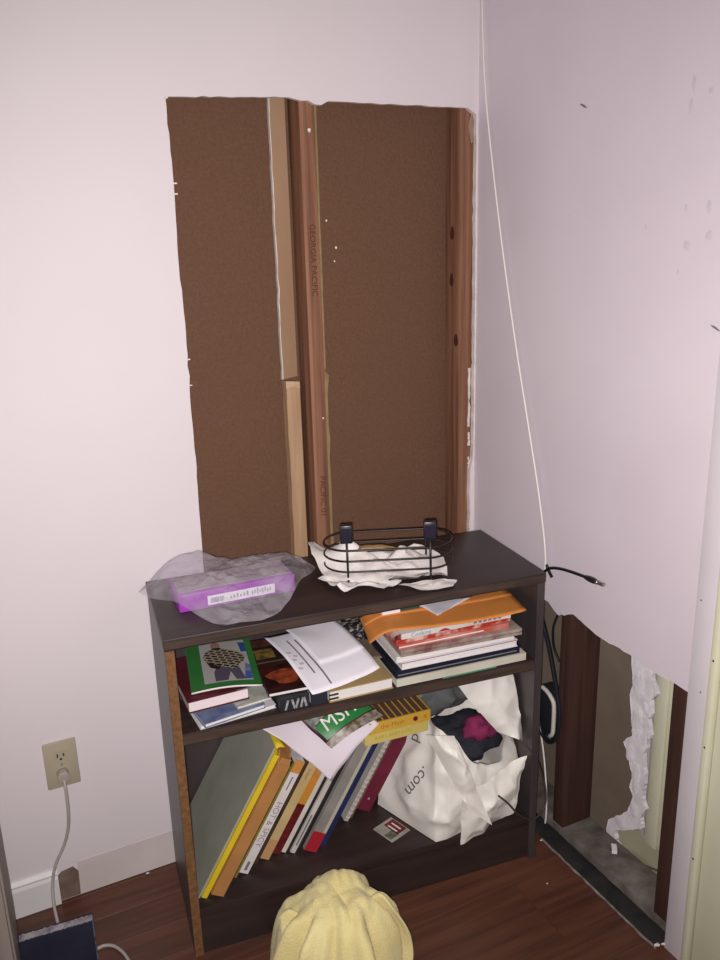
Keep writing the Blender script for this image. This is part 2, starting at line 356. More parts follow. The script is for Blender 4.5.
# far drywall of the cavity with its torn edge
torn = [(-.05, -.0), (-.44, 0.0), (-.447, .07), (-.486, .11), (-.506, .135), (-.519, .185), (-.507, .20), (-.512, .235), (-.497, .28), (-.478, .305), (-.487, .32), (-.502, .335), (-.5, .36), (-.487, .435), (-.494, .47), (-.486, .51), (-.482, .55), (-.48, .60), (-.475, .75), (-.05, .75)]
def rag(pts, amp, seed, k=5):
    out = []
    for i in range(len(pts)-1):
        out += rough_line(pts[i], pts[i+1], k if 0 < i < len(pts)-3 else 1, amp, seed+i)
    return out+[pts[-1]]
slab('cavity_drywall', rag(torn, .004, 3.3), None, lambda p: (.1018, p[0], p[1]), (.0008, 0, 0), [M_KRAFT, M_TORN, M_TORN], label='grey-brown paper back of the far drywall').parent = wall_right
white = [(-.06, .75), (-.06, .012), (-.43, .012), (-.458, .004), (-.49, .0), (-.493, .012), (-.476, .02), (-.468, .046), (-.474, .058), (-.50, .075), (-.53, .10), (-.552, .118), (-.545, .14), (-.558, .173), (-.545, .20), (-.55, .235), (-.541, .30), (-.547, .345), (-.556, .365), (-.545, .40), (-.553, .425), (-.547, .45), (-.566, .475), (-.55, .50), (-.54, .525), (-.535, .56), (-.53, .75)]
slab('torn_drywall_edge', rag(white, .005, 6.1), None, lambda p: (.1028 + .004*abs(nz(p[0]*40, p[1]*40)), p[0], p[1]), (.011, 0, 0), [M_TORN, M_TORN, M_TORN], label='ragged white torn drywall edge').parent = wall_right
# fuzzy raised flaps of torn paper
for i, (yy, zz, w, h) in enumerate(((-.51, .47, .03, .06), (-.515, .38, .026, .075), (-.50, .29, .022, .04), (-.523, .235, .02, .07), (-.525, .15, .02, .03), (-.485, .09, .03, .025), (-.535, .43, .015, .02))):
    def f(a, b, yy=yy, zz=zz, w=w, h=h, i=i):
        k = 1-.5*abs(2*b-1)**2; x = .1016 - .0012*sin(pi*a)*sin(pi*b) - .002*abs(nz(a*4+i, b*6)); return (x, yy+(a-.5)*2*w*k*.55+.004*nz(b*7, i), zz+(b-.5)*h*1.1)
    MB().grid(f, 8, 10).build('torn_flap', M_TORN, wall_right, smooth=True)
# next room: floor, boards
MB().box(.1145, 2.4, -3.0, 1.0, -.03, -.004).build('floor_next_room', mat('pale_green_beige_floor', '#9f9884', '#938c78', scale=8, rough=.6), kind='structure', label='beige floor of the next room seen through the hole')
MB().box(1.6, 1.62, -3.0, 1.0, 0, 2.44).build('wall_next_room', mat('cream_wall', '#d8d4bc', rough=.7), kind='structure', label='cream wall of the next room')
tr = empty('trim_1', T(.135, -.513, 0), kind='structure', label='cream painted door trim standing just behind the torn wall')
MB().box(.012, .03, -.15, -.005, .05, 2.1).build('trim_board', M_CREAMP, tr, bevel=.003, smooth=2)
MB().box(.003, .012, -.010, .016, .062, 2.1).build('trim_bead', mat('trim_grey_lilac', '#b9b3b3', rough=.5), tr, bevel=.002, smooth=2)
MB().box(.004, .012, -.05, -.016, .05, 2.1).build('trim_bead', M_CREAMP, tr, bevel=.003, smooth=2)
wire = MB().tube(smoothpts([(.06, -.50, .040), (.085, -.54, .036), (.10, -.57, .030), (.13, -.60, .022), (.17, -.63, .02), (.22, -.66, .004)]), .0022, 6).build('wire', simple('brown_wire', '#4b4238'), smooth=True, label='thin dark wire lying across the sill behind the torn wall', cat='wire')
MB().box(-.012, .012, -.006, .006, -.003, .006).build('wire_tip', M_TORN, wire, T(.066, -.508, .042) @ R(.9, 'Z'))
# strip along the wall foot: shadow gap painted black, with the dark drywall bottom
def kf(a, b):
    yy = -.10-.64*a; x = -.026+.0385*b+.0015*nz(a*30, b*3); return (x, yy, [.0006, .007, .010, .012, .012][int(round(b*4))]+.0015*nz(a*26, b*7))
tb = MB().grid(kf, 60, 4).build('wall_foot_gap', M_BLACKSTRIP, smooth=True, kind='structure', label='black strip for the shadow gap and dark drywall bottom at the foot of the cut wall')
def kd(a, b):
    yy = -.36-.38*a; w = .006+.004*nz(a*14, 2); return (-.0262-w*b, yy, .0012+.0035*sin(pi*b)+.001*nz(a*40, b))
MB().grid(kd, 60, 4).build('dust_line', mat('grey_dust', '#8b8480', '#5f5a57', scale=60, rough=1), tb, smooth=True, kind='stuff')
for i, (x, y, z, s) in enumerate(((-.022, -.735, .004, .007), (-.012, -.742, .008, .005), (-.035, -.365, .003, .004), (-.112, -.485, .001, .0025), (-.93, -.012, .004, .004))):
    MB().add([Vector((cos(a)*s*(1+.4*nz(a, i)), sin(a)*s*.7, (0.3*s if k % 2 else .05*s))) for k, a in enumerate([j*pi/4 for j in range(8)])] + [(0, 0, s*.7), (0, 0, -s*.2)],
             [(k, (k+1) % 8, 8) for k in range(8)] + [((k+1) % 8, k, 9) for k in range(8)]).build('plaster_crumb', M_GYP, None, T(x, y, z),
             label=['white plaster crumb at the foot of the door casing', 'small plaster crumb on the black strip by the casing', 'plaster crumb on the strip beside the bookcase foot', 'tiny white speck on the floor planks', 'plaster crumb at the foot of the back wall'][i], cat='plaster')
# door casing, cream jamb, door
cas = empty('door_1', T(0, -.742, 0), kind='structure', label='painted door frame at the right edge of the wall')
MB().box(-.011, .013, -.049, -.0004, 0, 2.08).build('casing', M_CASING, cas, bevel=.002, smooth=2)
MB().box(-.019, -.0008, -.064, -.0494, 0, 2.08).build('casing_bead', M_CREAMP, cas, bevel=.003, smooth=2)
MB().box(-.004, .11, -.158, -.0645, 0, 2.03).build('jamb', M_CREAMP, cas, bevel=.002, smooth=2)
MB().box(.004, .04, -.978, -.1585, .008, 2.03).build('door_leaf', M_CREAMP, cas, bevel=.002, smooth=2)
for z in (.27, .52, .70): MB().tube([(-.0195, -.0575, z), (-.0185, -.0575, z)], .0022).build('nail_hole', M_SLOT, cas)
for z, yv in ((.80, -.012), (.62, -.03)): MB().tube([(-.0118, yv, z), (-.010, yv, z)], .0018).build('nail_hole', M_GREYTXT, cas)
# scuffs on the right wall
random.seed(5)
M_SCUFF = mat('scuff_grey', '#c6bac2', '#d2c6ce', scale=60, rough=.8)
for (y, z, w, h, d) in ((-.360, 1.686, .011, .0025, 1), (-.632, 1.684, .004, .014, 0), (-.629, 1.651, .004, .012, 0), (-.669, 1.668, .005, .005, 0), (-.636, 1.487, .004, .007, 0), (-.685, 1.488, .005, .012, 0), (-.69, 1.441, .007, .009, 0), (-.644, 1.425, .008, .009, 0), (-.545, 1.457, .003, .005, 0), (-.334, 1.484, .002, .002, 0), (-.629, 1.379, .003, .005, 0), (-.720, 1.289, .012, .002, 1)):
    pts = [(0, w*cos(a)*(1+.5*nz(a*2, y*30)), h*sin(a)*(1+.5*nz(a*2, z*30))) for a in [k*2*pi/14 for k in range(14)]]
    MB().add(pts, [tuple(range(14))]).build('scuff_mark', M_GREYTXT if d else M_SCUFF, wall_right, T(-.0004, y, z) @ (R(.4, 'X') if d else Matrix()))

# ---- baseboard pieces on the back wall
def prof_board(name, x0, x1, prof, m, **k):
    n = len(prof); vs = [(x0, y, z) for y, z in prof]+[(x1, y, z) for y, z in prof]
    return MB().add(vs, [tuple(range(n)), tuple(range(2*n-1, n-1, -1))]+[(i, (i+1) % n, n+(i+1) % n, n+i) for i in range(n)]).build(name, m, **k)
prof = [(0, .002), (-.012, .002), (-.012, .070), (-.009, .078), (-.010, .083), (-.004, .092), (0, .092)]
prof_board('baseboard_back', -3.2, -1.127, prof, M_BASEW, kind='structure', label='white baseboard with a moulded cap ending below the outlet')
strip_b = MB().add([(-1.127, -.0015, .002), (-1.083, -.0015, .002), (-1.081, -.0015, .066), (-1.092, -.0015, .082), (-1.118, -.0015, .078), (-1.126, -.0015, .07)], [(0, 1, 2, 3, 4, 5)]).build('trim_2', M_BASEBROWN, solid=.0012, kind='structure', label='bare brown patch where the baseboard was broken off')
MB().box(-1.082, -.0003, -.0012, -.0001, .002, .090).build('trim_3', M_BASECREAM, kind='structure', label='old cream paint strip where the baseboard was removed')

# ---- grey-brown cabinet at the left edge
cab = empty('cabinet', T(-1.806, -.462, 0), label='grey-brown wooden cabinet at the left edge against the back wall', cat='cabinet')
MB().box(.0, .582, .018, .435, .06, .86).build('body', M_CAB, cab, bevel=.003, smooth=2)
MB().box(-.008, .590, -.004, .44, .86, .882).build('top_panel', M_CAB, cab, bevel=.003, smooth=2)
MB().box(.02, .562, .04, .42, 0, .06).build('plinth', mat('cabinet_plinth', '#4a3a34', rough=.6), cab)
for i in range(2):
    dr = MB().box(.004+i*.2885, .2895+i*.2885, 0, .018, .075, .85).build('door', M_CAB, cab, bevel=.003, smooth=2)
    MB().tube([(.255+i*.07, -.001, .5), (.255+i*.07, -.02, .5)], [.006, .011], 12).build('knob', M_METAL, dr, smooth=2)
cab.location = (-1.806, -.462, 0)

# ---- worn navy binder standing on the floor
nb = empty('navy_binder', T(-1.222, -.235, 0) @ R(-.09, 'Z'), label='navy hard folder with worn white edges standing on the floor', cat='folder')
M_NAVYC = mat('navy_board', '#27293c', '#1f2131', scale=12, rough=.55)
MB().box(0, .140, 0, .003, .0008, .134).build('front_board', M_NAVYC, nb, bevel=.0006)
MB().box(0, .140, .019, .022, .0008, .134).build('back_board', M_NAVYC, nb, bevel=.0006)
MB().box(-.003, 0, 0, .022, .0008, .134).build('spine', M_NAVYC, nb, bevel=.0006)
def wf(a, b):
    x = .14*a; return (x, .0005+.0195*b, .1335+.0025*abs(nz(a*30, b*3))+.002*nz(a*60, 1))
MB().grid(wf, 50, 3).build('worn_edge', mat('worn_white_edge', '#a9a2a6', '#77727c', scale=70, rough=.95, bump=.4), nb)
MB().box(.001, .137, .0032, .0188, .001, .131).build('page_block', M_PAGE, nb)
MB().box(.1385, .1412, -.0006, .0032, .001, .134).build('worn_corner', mat('worn_grey_edge', '#6b6a78', '#3d3d50', scale=60, rough=.9), nb)

# ---- wall outlet with plug and cord
ou = empty('wall_outlet', T(-1.119, 0, .2964), label='almond double wall outlet with a grey plug in its lower socket', cat='outlet')
MB().box(0, .07, -.006, -.0003, 0, .115).build('cover_plate', M_OUTLET, ou, bevel=.003, smooth=2)
for zc in (.079, .036):
    pl = [(.0165*cos(a) if abs(cos(a)) < .97 else .0165*cos(a), max(-.0125, min(.0125, .0165*sin(a)))) for a in [k*2*pi/24 for k in range(24)]]
    sk = MB().prism(pl, 0, .0012).build('socket', M_OUTLET, ou, T(.035, -.006, zc) @ R(radians(90), 'X'))
    for (xa, h) in ((-.0065, .009), (.0065, .007)):
        MB().box(xa-.0014, xa+.0014, -h/2+.002, h/2+.002, .0011, .0014).build('slot', M_SLOT, sk)
    MB().prism([(.0027*cos(k*pi/5), .0027*sin(k*pi/5)-.0075) for k in range(10)], .0011, .0014).build('ground_hole', M_SLOT, sk)
MB().prism([(.003*cos(k*pi/6), .003*sin(k*pi/6)) for k in range(12)], 0, .0012).build('screw', M_METAL, ou, T(.035, -.006, .0575) @ R(radians(90), 'X'))
pc = empty('power_cord', T(-1.085, -.007, .332), label='grey power cord plugged into the outlet and hanging to the floor', cat='cord')
MB().prism([(-.012, -.013), (.012, -.013), (.013, .006), (.007, .014), (-.007, .014), (-.013, .006)], .0004, .022).build('plug', mat('plug_grey', '#a79a90', rough=.45), pc, R(radians(90), 'X'), bevel=.002, smooth=2)
loc = Vector((-1.085, -.007, .332))
cordp = [(-1.085, -.024, .330), (-1.085, -.036, .31), (-1.086, -.038, .26), (-1.091, -.032, .21), (-1.104, -.026, .165), (-1.128, -.026, .12), (-1.140, -.032, .08), (-1.145, -.06, .045), (-1.140, -.115, .015), (-1.12, -.165, .0045), (-1.09, -.185, .0042), (-1.062, -.183, .0042), (-1.04, -.20, .0042), (-1.025, -.24, .0042), (-1.022, -.30, .0042), (-1.05, -.40, .0042)]
MB().tube([Vector(p)-loc for p in smoothpts(cordp)], .0036, 8).build('cable', M_CORD, pc, smooth=True)

# ================================================================== BOOKCASE
TH = -0.1164; BW, BD, BH = .8228, .3039, .7397
MBK = T(-.0791, -.398, 0) @ R(TH, 'Z')
Z_B, Z_M = .115, .532
bc = empty('bookcase', MBK, label='dark brown low bookcase with two open shelves standing in the corner', cat='bookcase')
top = MB().box(-BW, 0, 0, BD, BH-.024, BH).build('top_panel', M_ESP, bc, bevel=.0015, smooth=2)
MB().box(-BW+.001, -.001, -.0012, .0002, BH-.020, BH-.0035).build('front_edge', M_EDGEWORN, top)
sl = MB().box(-BW+.001, -BW+.019, .001, BD-.004, 0, BH-.0242).build('side_panel', M_ESPSIDE, bc, bevel=.0008)
MB().box(-BW+.0015, -BW+.0188, -.0006, .0012, .0005, BH-.0245).build('bare_edge', M_PARTICLE, sl, label='raw particle-board edge')
MB().box(-.019, -.001, .001, BD-.004, 0, BH-.0242).build('side_panel', M_ESPSIDE, bc, bevel=.0008)
ms = MB().box(-BW+.0192, -.0192, .003, BD-.008, Z_M-.026, Z_M).build('shelf', M_ESP, bc, bevel=.0012, smooth=2)
MB().box(-BW+.0195, -.0195, .0018, .0032, Z_M-.023, Z_M-.003).build('front_edge', M_EDGEWORN, ms)
MB().box(-BW+.0192, -.0192, .003, BD-.008, Z_B-.022, Z_B).build('shelf', M_ESP, bc, bevel=.0012, smooth=2)
MB().box(-BW+.0192, -.0192, .006, .022, 0.0, Z_B-.0222).build('kick_board', M_ESP, bc)
MB().box(-BW+.0192, -.0192, BD-.008, BD-.002, .02, BH-.0245).build('back_panel', M_ESPSIDE, bc)
MB().box(-.020, -.0, -.004, .016, .0, .02).build('foot_block', M_ESPSIDE, bc)

def BK(u, v, z, rz=0.0): return MBK @ T(u, v, z) @ R(rz, 'Z')

# ---- book builders
def soft_book(name, M, t, h, d, cover, label, pages=M_PAGE, board=.0012, inset=.002, group=None, cat='book'):
    """stands upright: x in [-t,0] thickness, y in [0,d] spine at y=0, z in [0,h]"""
    e = empty(name, M, label=label, cat=cat, group=group)
    mb = MB().box(-t, -t+board, 0, d, 0, h).box(-board, 0, 0, d, 0, h).box(-t+board, -board, 0, board, 0, h)
    c = mb.build('cover', cover, e)
    MB().box(-t+board+.0002, -board-.0002, board+.0003, d-inset, inset, h-inset).build('page_block', pages, e)
    return e, c
LEAN = radians(30)
def leaning(name, u, v, t, h, d, cover, label, **k):
    return soft_book(name, BK(u, v, Z_B+.0006) @ R(LEAN, 'Y'), t, h, d, cover, label, **k)
GRP = 'leaning books on the bottom shelf'
books = [
 # name, u_right, v, t, h, d, colour, label
 ('book', -.367, .160, .040, .235, .12, simple('maroon_cloth', '#6d1c33', '#58152a', rough=.6), 'maroon hardback leaning beside the white plastic bag'),
 ('book', -.4145, .155, .010, .225, .125, simple('brown_dots', '#5b4038', '#7a6a55', scale=60, rough=.6), 'thin brown speckled book left of the maroon hardback'),
 ('spiral_notebook', -.427, .147, .011, .235, .135, simple('pale_grey_cover', '#b7b0ab', '#9d9691', rough=.6), 'pale grey spiral notebook leaning right of the navy book'),
 ('book', -0.4405, .20, 0.0520, .22, .09, simple('dark_charcoal_cover', '#2c2830', rough=.6), 'dark book set back between navy book and spiral notebook'),
 ('book', -0.5045, .085, 0.0200, .295, .20, simple('navy_cover', '#242c56', '#1c2347', rough=.5), 'navy book leaning right of the grey red-footed book'),
 ('book', -0.5280, .075, 0.0320, .290, .20, simple('grey_cloth', '#8f8a86', '#7c7773', rough=.6), 'thick grey book with a red foot on its spine'),
 ('book', -0.5655, .085, 0.0070, .275, .20, simple('black_cover', '#211e22', rough=.5), 'very thin black booklet left of the thick grey book'),
 ('book', -0.5740, .090, 0.0110, .262, .19, simple('white_cover', '#cdc6c0', '#b9b2ad', rough=.6), 'white paperback with a grey line on its spine between two black booklets'),
 ('book', -0.5870, .096, 0.0050, .262, .19, simple('black_cover_b', '#1b191c', rough=.5), 'thin black booklet between two white paperbacks'),
 ('book', -0.5930, .100, 0.0110, .258, .18, simple('white_cover_b', '#d6cfc6', '#c1b9b0', rough=.6), 'white paperback right of the red and orange spine'),
 ('book', -0.6060, .100, 0.0240, .262, .19, simple('orange_cover', '#c08a45', '#a8743a', rough=.6), 'paperback with orange upper and dark red lower spine'),
 ('book', -0.6340, .092, 0.0240, .275, .20, simple('cream_cover', '#c6ad7c', '#b39a6c', rough=.6), 'cream paperback between dark book and orange spine'),
 ('book', -0.6620, .088, 0.0220, .285, .20, simple('dark_brown_cover', '#33261f', '#4a3a28', rough=.55), 'dark brown book right of the white cookbook spine'),
 ('cookbook', -0.6875, .066, 0.0220, .285, .20, simple('white_orange_cover', '#d9d2d2', '#cec6c6', rough=.5), 'white spined cookbook with grey capital lettering'),
 ('book', -0.7135, .064, 0.0070, .290, .20, simple('olive_cover', '#8a7b35', '#6f632c', rough=.55), 'thin olive yellow book left of the white cookbook'),
 ('book', -0.7220, .060, 0.0190, .300, .20, simple('black_green_cover', '#1f2419', '#4c5a3a', scale=70, rough=.5, lo_=.5, hi_=.7), 'black and green patterned book among the leaning books'),
 ('booklet', -0.7450, .040, 0.0045, .290, .21, simple('off_white_cover', '#d3cbc0', rough=.6), 'thin off-white booklet leaning against the tan folder'),
]
made = []
for b in books:
    e, c = leaning(b[0], *b[1:6], b[6], b[7], group=GRP); made.append((e, c, b))
def spine_patch(e, b, z0, z1, m, name='spine_band', x0=None, x1=None):
    t = b[3]; x0 = -t if x0 is None else x0; x1 = 0 if x1 is None else x1
    return MB().box(x0, x1, -.0005, .0001, z0, z1).build(name, m, e)
RED = simple('red_print', '#a3202f', rough=.5); DRED = simple('dark_red_print', '#6d1a20', '#4b1216', scale=60, rough=.5)
# details on spines
e, c, b = made[0]; text('*', .014, M_PAGE, e, T(-.020, -.0004, .03) @ R(radians(90), 'X'), name='emblem')
e, c, b = made[1]
for k in range(14): MB().box(-.008, -.003, -.0005, .0001, .012+k*.014, .018+k*.014).build('spine_dot', simple('tan_dot', '#8d7b5e'), e)
e, c, b = made[2]
for k in range(18):
    MB().loop([(-.0055+.005*cos(a), -.0005+.0035*sin(a), .012+k*.0122+.001*sin(a)) for a in [j*pi/4 for j in range(8)]], .0009, 5).build('spiral_ring', M_CASING, e)
e, c, b = made[4]; text('. . .', .01, M_GREYTXT, e, T(-.010, -.0004, .20) @ R(radians(90), 'X') @ R(radians(-90), 'Z'))
e, c, b = made[5]; spine_patch(e, b, .0, .05, RED); spine_patch(e, b, .05, .29, simple('pale_grey_edge', '#b5ad9c'), name='pale_edge', x0=-.008)
e, c, b = made[7]; spine_patch(e, b, .02, .10, M_GREYTXT, 'spine_text_bar', x0=-.008, x1=-.004)
e, c, b = made[10]; spine_patch(e, b, .0, .13, DRED); spine_patch(e, b, .13, .20, simple('orange_print', '#c2822f'), 'spine_band')
e, c, b = made[11]; spine_patch(e, b, .0, .05, simple('tan_print', '#b98f63')); text('Indian', .012, mat('brown_ink', '#8a5a32', rough=.8), e, T(-.011, -.0005, .22) @ R(radians(90), 'X') @ R(radians(-90), 'Z'))
e, c, b = made[13]
spine_patch(e, b, .255, .285, simple('orange_top_band', '#c48643')); 
text('HOT & SPICY', .0195, mat('lilac_grey_ink', '#8f7f8a', rough=.8), e, T(-.0105, -.0006, .125) @ R(radians(90), 'X') @ R(radians(-90), 'Z'))
MB().box(-.012, -.009, -.0006, -.0002, .212, .245).build('small_print', M_GREYTXT, e); MB().box(-.014, -.007, -.0006, -.0002, .008, .03).build('small_print', M_GREYTXT, e)
e, c, b = made[15]
random.seed(3)
for k in range(11): MB().box(-.013, -.004, -.0006, -.0001, .02+k*.022, .032+k*.022).build('spine_glyph', simple('grey_green_print', '#6d7560'), e)
# tan, yellow and grey folders at the left end
fe = empty('kraft_folder', BK(-.7505, .020, Z_B+.0006) @ R(LEAN, 'Y'), label='tan kraft pocket folder with a slanted top edge', cat='folder', group=GRP)
kp = [(0, 0), (.25, 0), (.25, .34), (.06, .345), (.022, .340), (0, .320)]
M_KR = simple('kraft_tan', '#b07c47', '#a06f3e', rough=.7)
for x0 in (-.028, -.002):
    vs = [(x0, y, z) for y, z in kp]+[(x0+.002, y, z) for y, z in kp]; n = 6
    MB().add(vs, [tuple(range(n)), tuple(range(2*n-1, n-1, -1))]+[(i, (i+1) % n, n+(i+1) % n, n+i) for i in range(n)]).build('panel', M_KR, fe)
MB().box(-.026, -.002, .0, .002, 0, .320).build('gusset', M_KR, fe)
MB().box(-.0255, -.0025, .0025, .245, .003, .334).build('contents', M_KR, fe)
ye = empty('yellow_folder', BK(-.7845, .028, Z_B+.0006) @ R(LEAN, 'Y'), label='bright yellow folder with a bent top tab', cat='folder', group=GRP)
M_YEL = simple('yellow_card', '#d9c02a', '#cdb322', rough=.55)
MB().box(-.012, -.0105, 0, .24, 0, .362).box(-.0015, 0, 0, .24, 0, .35).box(-.0105, -.0015, 0, .0015, 0, .35).build('card', M_YEL, ye)
MB().grid(lambda a, b: (-.0115+.016*b*b, .004+.10*a, .360+.020*b-.010*b*b), 4, 5).build('tab', M_YEL, ye, solid=.0008, smooth=True)
MB().box(-.0100, -.002, .002, .235, .002, .342).build('contents', M_PAGE, ye)
ge = empty('grey_folder', BK(-.7985, .034, Z_B+.0006) @ R(LEAN, 'Y'), label='large grey-green folder leaning at the left end of the bottom shelf', cat='folder', group=GRP)
M_GREYF = simple('grey_green_card', '#a09f94', '#969589', rough=.6)
MB().box(-.004, -.0028, 0, .252, 0, .372).box(-.0012, 0, 0, .252, 0, .36).box(-.0028, -.0012, 0, .0012, 0, .36).build('card', M_GREYF, ge)
MB().box(-.0027, -.0013, .002, .25, .002, .365).build('paper', M_PAPER, ge)

# ---- lying paperbacks with yellow spines, above the leaning books
def lying(name, M, t, w, d, cover, label, pages=M_PAGE, board=.0012, inset=.002, cat='book', group=None, spine_front=True):
    """lies flat: x in [0,w] along the shelf, y in [0,d], z in [0,t]; spine (or page edge) faces the front"""
    e = empty(name, M, label=label, cat=cat, group=group)
    mb = MB().box(0, w, 0, d, 0, board).box(0, w, 0, d, t-board, t)
    if spine_front: mb.box(0, w, 0, board, board, t-board)
    else: mb.box(0, w, d-board, d, board, t-board)
    mb.build('cover', cover, e)
    y0_, y1_ = (board+.0003, d-inset) if spine_front else (inset, d-board-.0003)
    MB().box(inset, w-inset, y0_, y1_, board+.0002, t-board-.0002).build('page_block', pages, e)
    return e
Y1 = lying('book', BK(-.415, .040, .385, .03), .026, .152, .10, simple('pale_yellow_cover', '#cbb96c', '#c0ae60', rough=.55), 'pale yellow paperback lying under the orange-yellow one', group='yellow books lying on the leaning books')
text('BABY AND KIDS', .0125, mat('gold_ink', '#b59337', rough=.8), Y1, T(.068, -.0004, .013) @ R(radians(90), 'X'))
Y2 = lying('book', BK(-.405, .036, .4125, .035), .027, .147, .10, simple('orange_yellow_cover', '#c9a040', '#bf9637', rough=.55), 'orange-yellow paperback lying on top with a striped cover', group='yellow books lying on the leaning books')
text('the Math', .016, mat('orange_ink', '#a5671c', rough=.8), Y2, T(.055, -.0004, .0135) @ R(radians(90), 'X'))
MB().prism([(.006*cos(k*pi/6), .006*sin(k*pi/6)) for k in range(12)], 0, .0004).build('spine_emblem', DRED, Y2, T(.110, -.0001, .0135) @ R(radians(90), 'X'))
MB().prism([(.004*cos(k*pi/6), .005*sin(k*pi/6)) for k in range(12)], 0, .0004).build('spine_emblem', mat('orange_ink2', '#b27a20', rough=.8), Y2, T(.134, -.0001, .0135) @ R(radians(90), 'X'))
for k in range(9): patch(Y2, [(.004+k*.0158, .003, .0273), (.0165+k*.0158, .003, .0273), (.0155+k*.0158, .097, .0273), (.003+k*.0158, .097, .0273)], simple('brown_stripe', '#5b4238'), 'cover_stripe')

# ---- open magazine draped over the leaning books
def bil(A, B, C, D):
    A, B, C, D = map(Vector, (A, B, C, D))
    return lambda a, b: (A*(1-a)*(1-b)+B*a*(1-b)+C*a*b+D*(1-a)*b)
om = empty('open_magazine', BK(0, 0, 0), label='open magazine with a green banner draped over the leaning books', cat='magazine')
pb = bil((-.648, .050, .486), (-.500, .022, .330), (-.385, .030, .440), (-.50, .21, .492))
def pgf(off):
    def f(a, b):
        p = pb(a, b); sag = -.012*sin(pi*a)*(1-b); return (p.x+.004*nz(a*3, b*3), p.y-.0, p.z-sag+off+.01*sin(pi*b)*a+.004*nz(a*4+2, b*4))
    return f
MB().grid(pgf(0), 18, 14).build('pages', mat('lilac_page', '#d9cfd8', '#cdc2cc', scale=14, rough=.7), om, smooth=True, solid=.0015)
MB().grid(lambda a, b: (lambda q: (q[0], q[1], q[2]))(pgf(.003)(a*.98, b*.98)), 14, 10).build('page', mat('lilac_page_b', '#d6cbd5', rough=.7), om, smooth=True)
cb_ = bil((-.565, .080, .480), (-.495, .030, .402), (-.375, .028, .4535), (-.45, .20, .497))
def cvf(off): 
    def f(a, b):
        p = cb_(a, b); return (p.x, p.y, p.z+off+.008*sin(pi*b)+.003*nz(a*3, b*3))
    return f
MB().grid(cvf(.004), 10, 10).build('cover', mat('dark_photo_print', '#4a2b2c', '#2b2028', scale=28, rough=.4), om, smooth=True, solid=.0008)
def sub(f, a0, a1, b0, b1, off): return lambda a, b: (lambda p: (p[0], p[1]-off, p[2]+off))(f(a0+(a1-a0)*a, b0+(b1-b0)*b))
MB().grid(sub(cvf(.004), .52, .84, .05, .97, .0012), 6, 10).build('green_banner', mat('green_print', '#2f8040', '#277238', scale=20, rough=.4), om, smooth=True)
MB().grid(sub(cvf(.004), .86, 1.0, .0, 1.0, .0012), 3, 10).build('photo_strip', mat('photo_strip_print', '#5a4a30', '#9a8f86', scale=90, rough=.4), om, smooth=True)
MB().grid(sub(cvf(.004), .30, .50, .05, .50, .0012), 4, 6).build('pale_panel', mat('pale_panel_print', '#8e9a90', '#5c5550', scale=60, rough=.4), om, smooth=True)
tA, tB, tC = Vector(cvf(.0065)(.80, .12)), Vector(cvf(.0065)(.80, .75)), Vector(cvf(.0065)(.55, .12))
ax = (tB-tA).normalized(); ay = (tC-tA); ay = (ay-ax*ay.dot(ax)).normalized(); az = ax.cross(ay)
if az.z < 0: az = -az
tm = Matrix(((ax.x, ay.x, az.x, 0), (ax.y, ay.y, az.y, 0), (ax.z, ay.z, az.z, 0), (0, 0, 0, 1)))
o_ = text('MSIT', .044, M_PAGE, om, Matrix.Translation(Vector(cvf(.009)(.68, .46))+Vector((0, -.002, .002))) @ tm)

# ================================================================== MIDDLE SHELF
g1 = 'magazines and books stacked at the left of the middle shelf'
e = lying('magazine', BK(-.768, .006, Z_M+.0006, .14), .008, .16, .24, simple('white_mag', '#cfcad0', rough=.5), 'white magazine at the bottom of the left stack', spine_front=False, group=g1, cat='magazine')
e = lying('magazine', BK(-.760, -.006, Z_M+.0096, .21), .009, .13, .24, simple('blue_photo_cover', '#3c4a7a', '#7d8aa3', scale=16, rough=.4), 'blue photo magazine angled under the maroon hardback', spine_front=False, group=g1, cat='magazine')
e = lying('magazine', BK(-.690, .020, Z_M+.0196, .16), .006, .075, .21, simple('grey_photo_cover', '#8f938a', '#b5b3ac', scale=30, rough=.4), 'narrow grey brochure poking out right of the maroon hardback', spine_front=False, group=g1, cat='brochure')
e = lying('hardback_book', BK(-.785, .030, Z_M+.0196 + .0068, .085), .026, .125, .19, simple('maroon_board', '#5a2029', '#481820', rough=.5), 'maroon hardback with pale page edges facing the room', pages=mat('pink_white_pages', '#e6dadb', '#d8c6ca', scale=50, stretch=(1, 1, 30), rough=.85), board=.0025, spine_front=False, group=g1)
MB().box(.10, .13, -.0004, .0002, .0245, .0262).build('spine_tag', M_GREYTXT, e)
# green catalogue with a figure on its cover
gm = empty('catalogue', BK(-.774, .052, Z_M+.0545, -.09) @ R(radians(2), 'Y'), label='green bordered magazine showing a person in a patterned jumper', cat='magazine', group=g1)
gw, gd = .142, .215
def gcov(off, x0=0, x1=1, y0=0, y1=1):
    def f(a, b):
        x = (x0+(x1-x0)*a)*gw; y = (y0+(y1-y0)*b)*gd
        return (x, y, .004+off+.006*sin(pi*x/gw)*(1-y/gd)**2)
    return f
MB().grid(gcov(0), 10, 8).build('cover', mat('green_border_print', '#3c7a3e', '#336d36', scale=9, rough=.35), gm, smooth=True)
MB().grid(gcov(-.0004), 10, 8).build('pages', M_PAGE, gm, smooth=True, solid=.0035)
MB().grid(gcov(.0004, .20, .90, .10, .97), 8, 8).build('cover_photo', mat('photo_grey_backdrop', '#b4b0ae', '#a5a1a0', scale=5, rough=.35), gm, smooth=True)
def gpoly(pts, off, m, name):
    return MB().add([gcov(off)(x, y) for x, y in pts], [tuple(range(len(pts)))]).build(name, m, gm)
M_KNIT = None
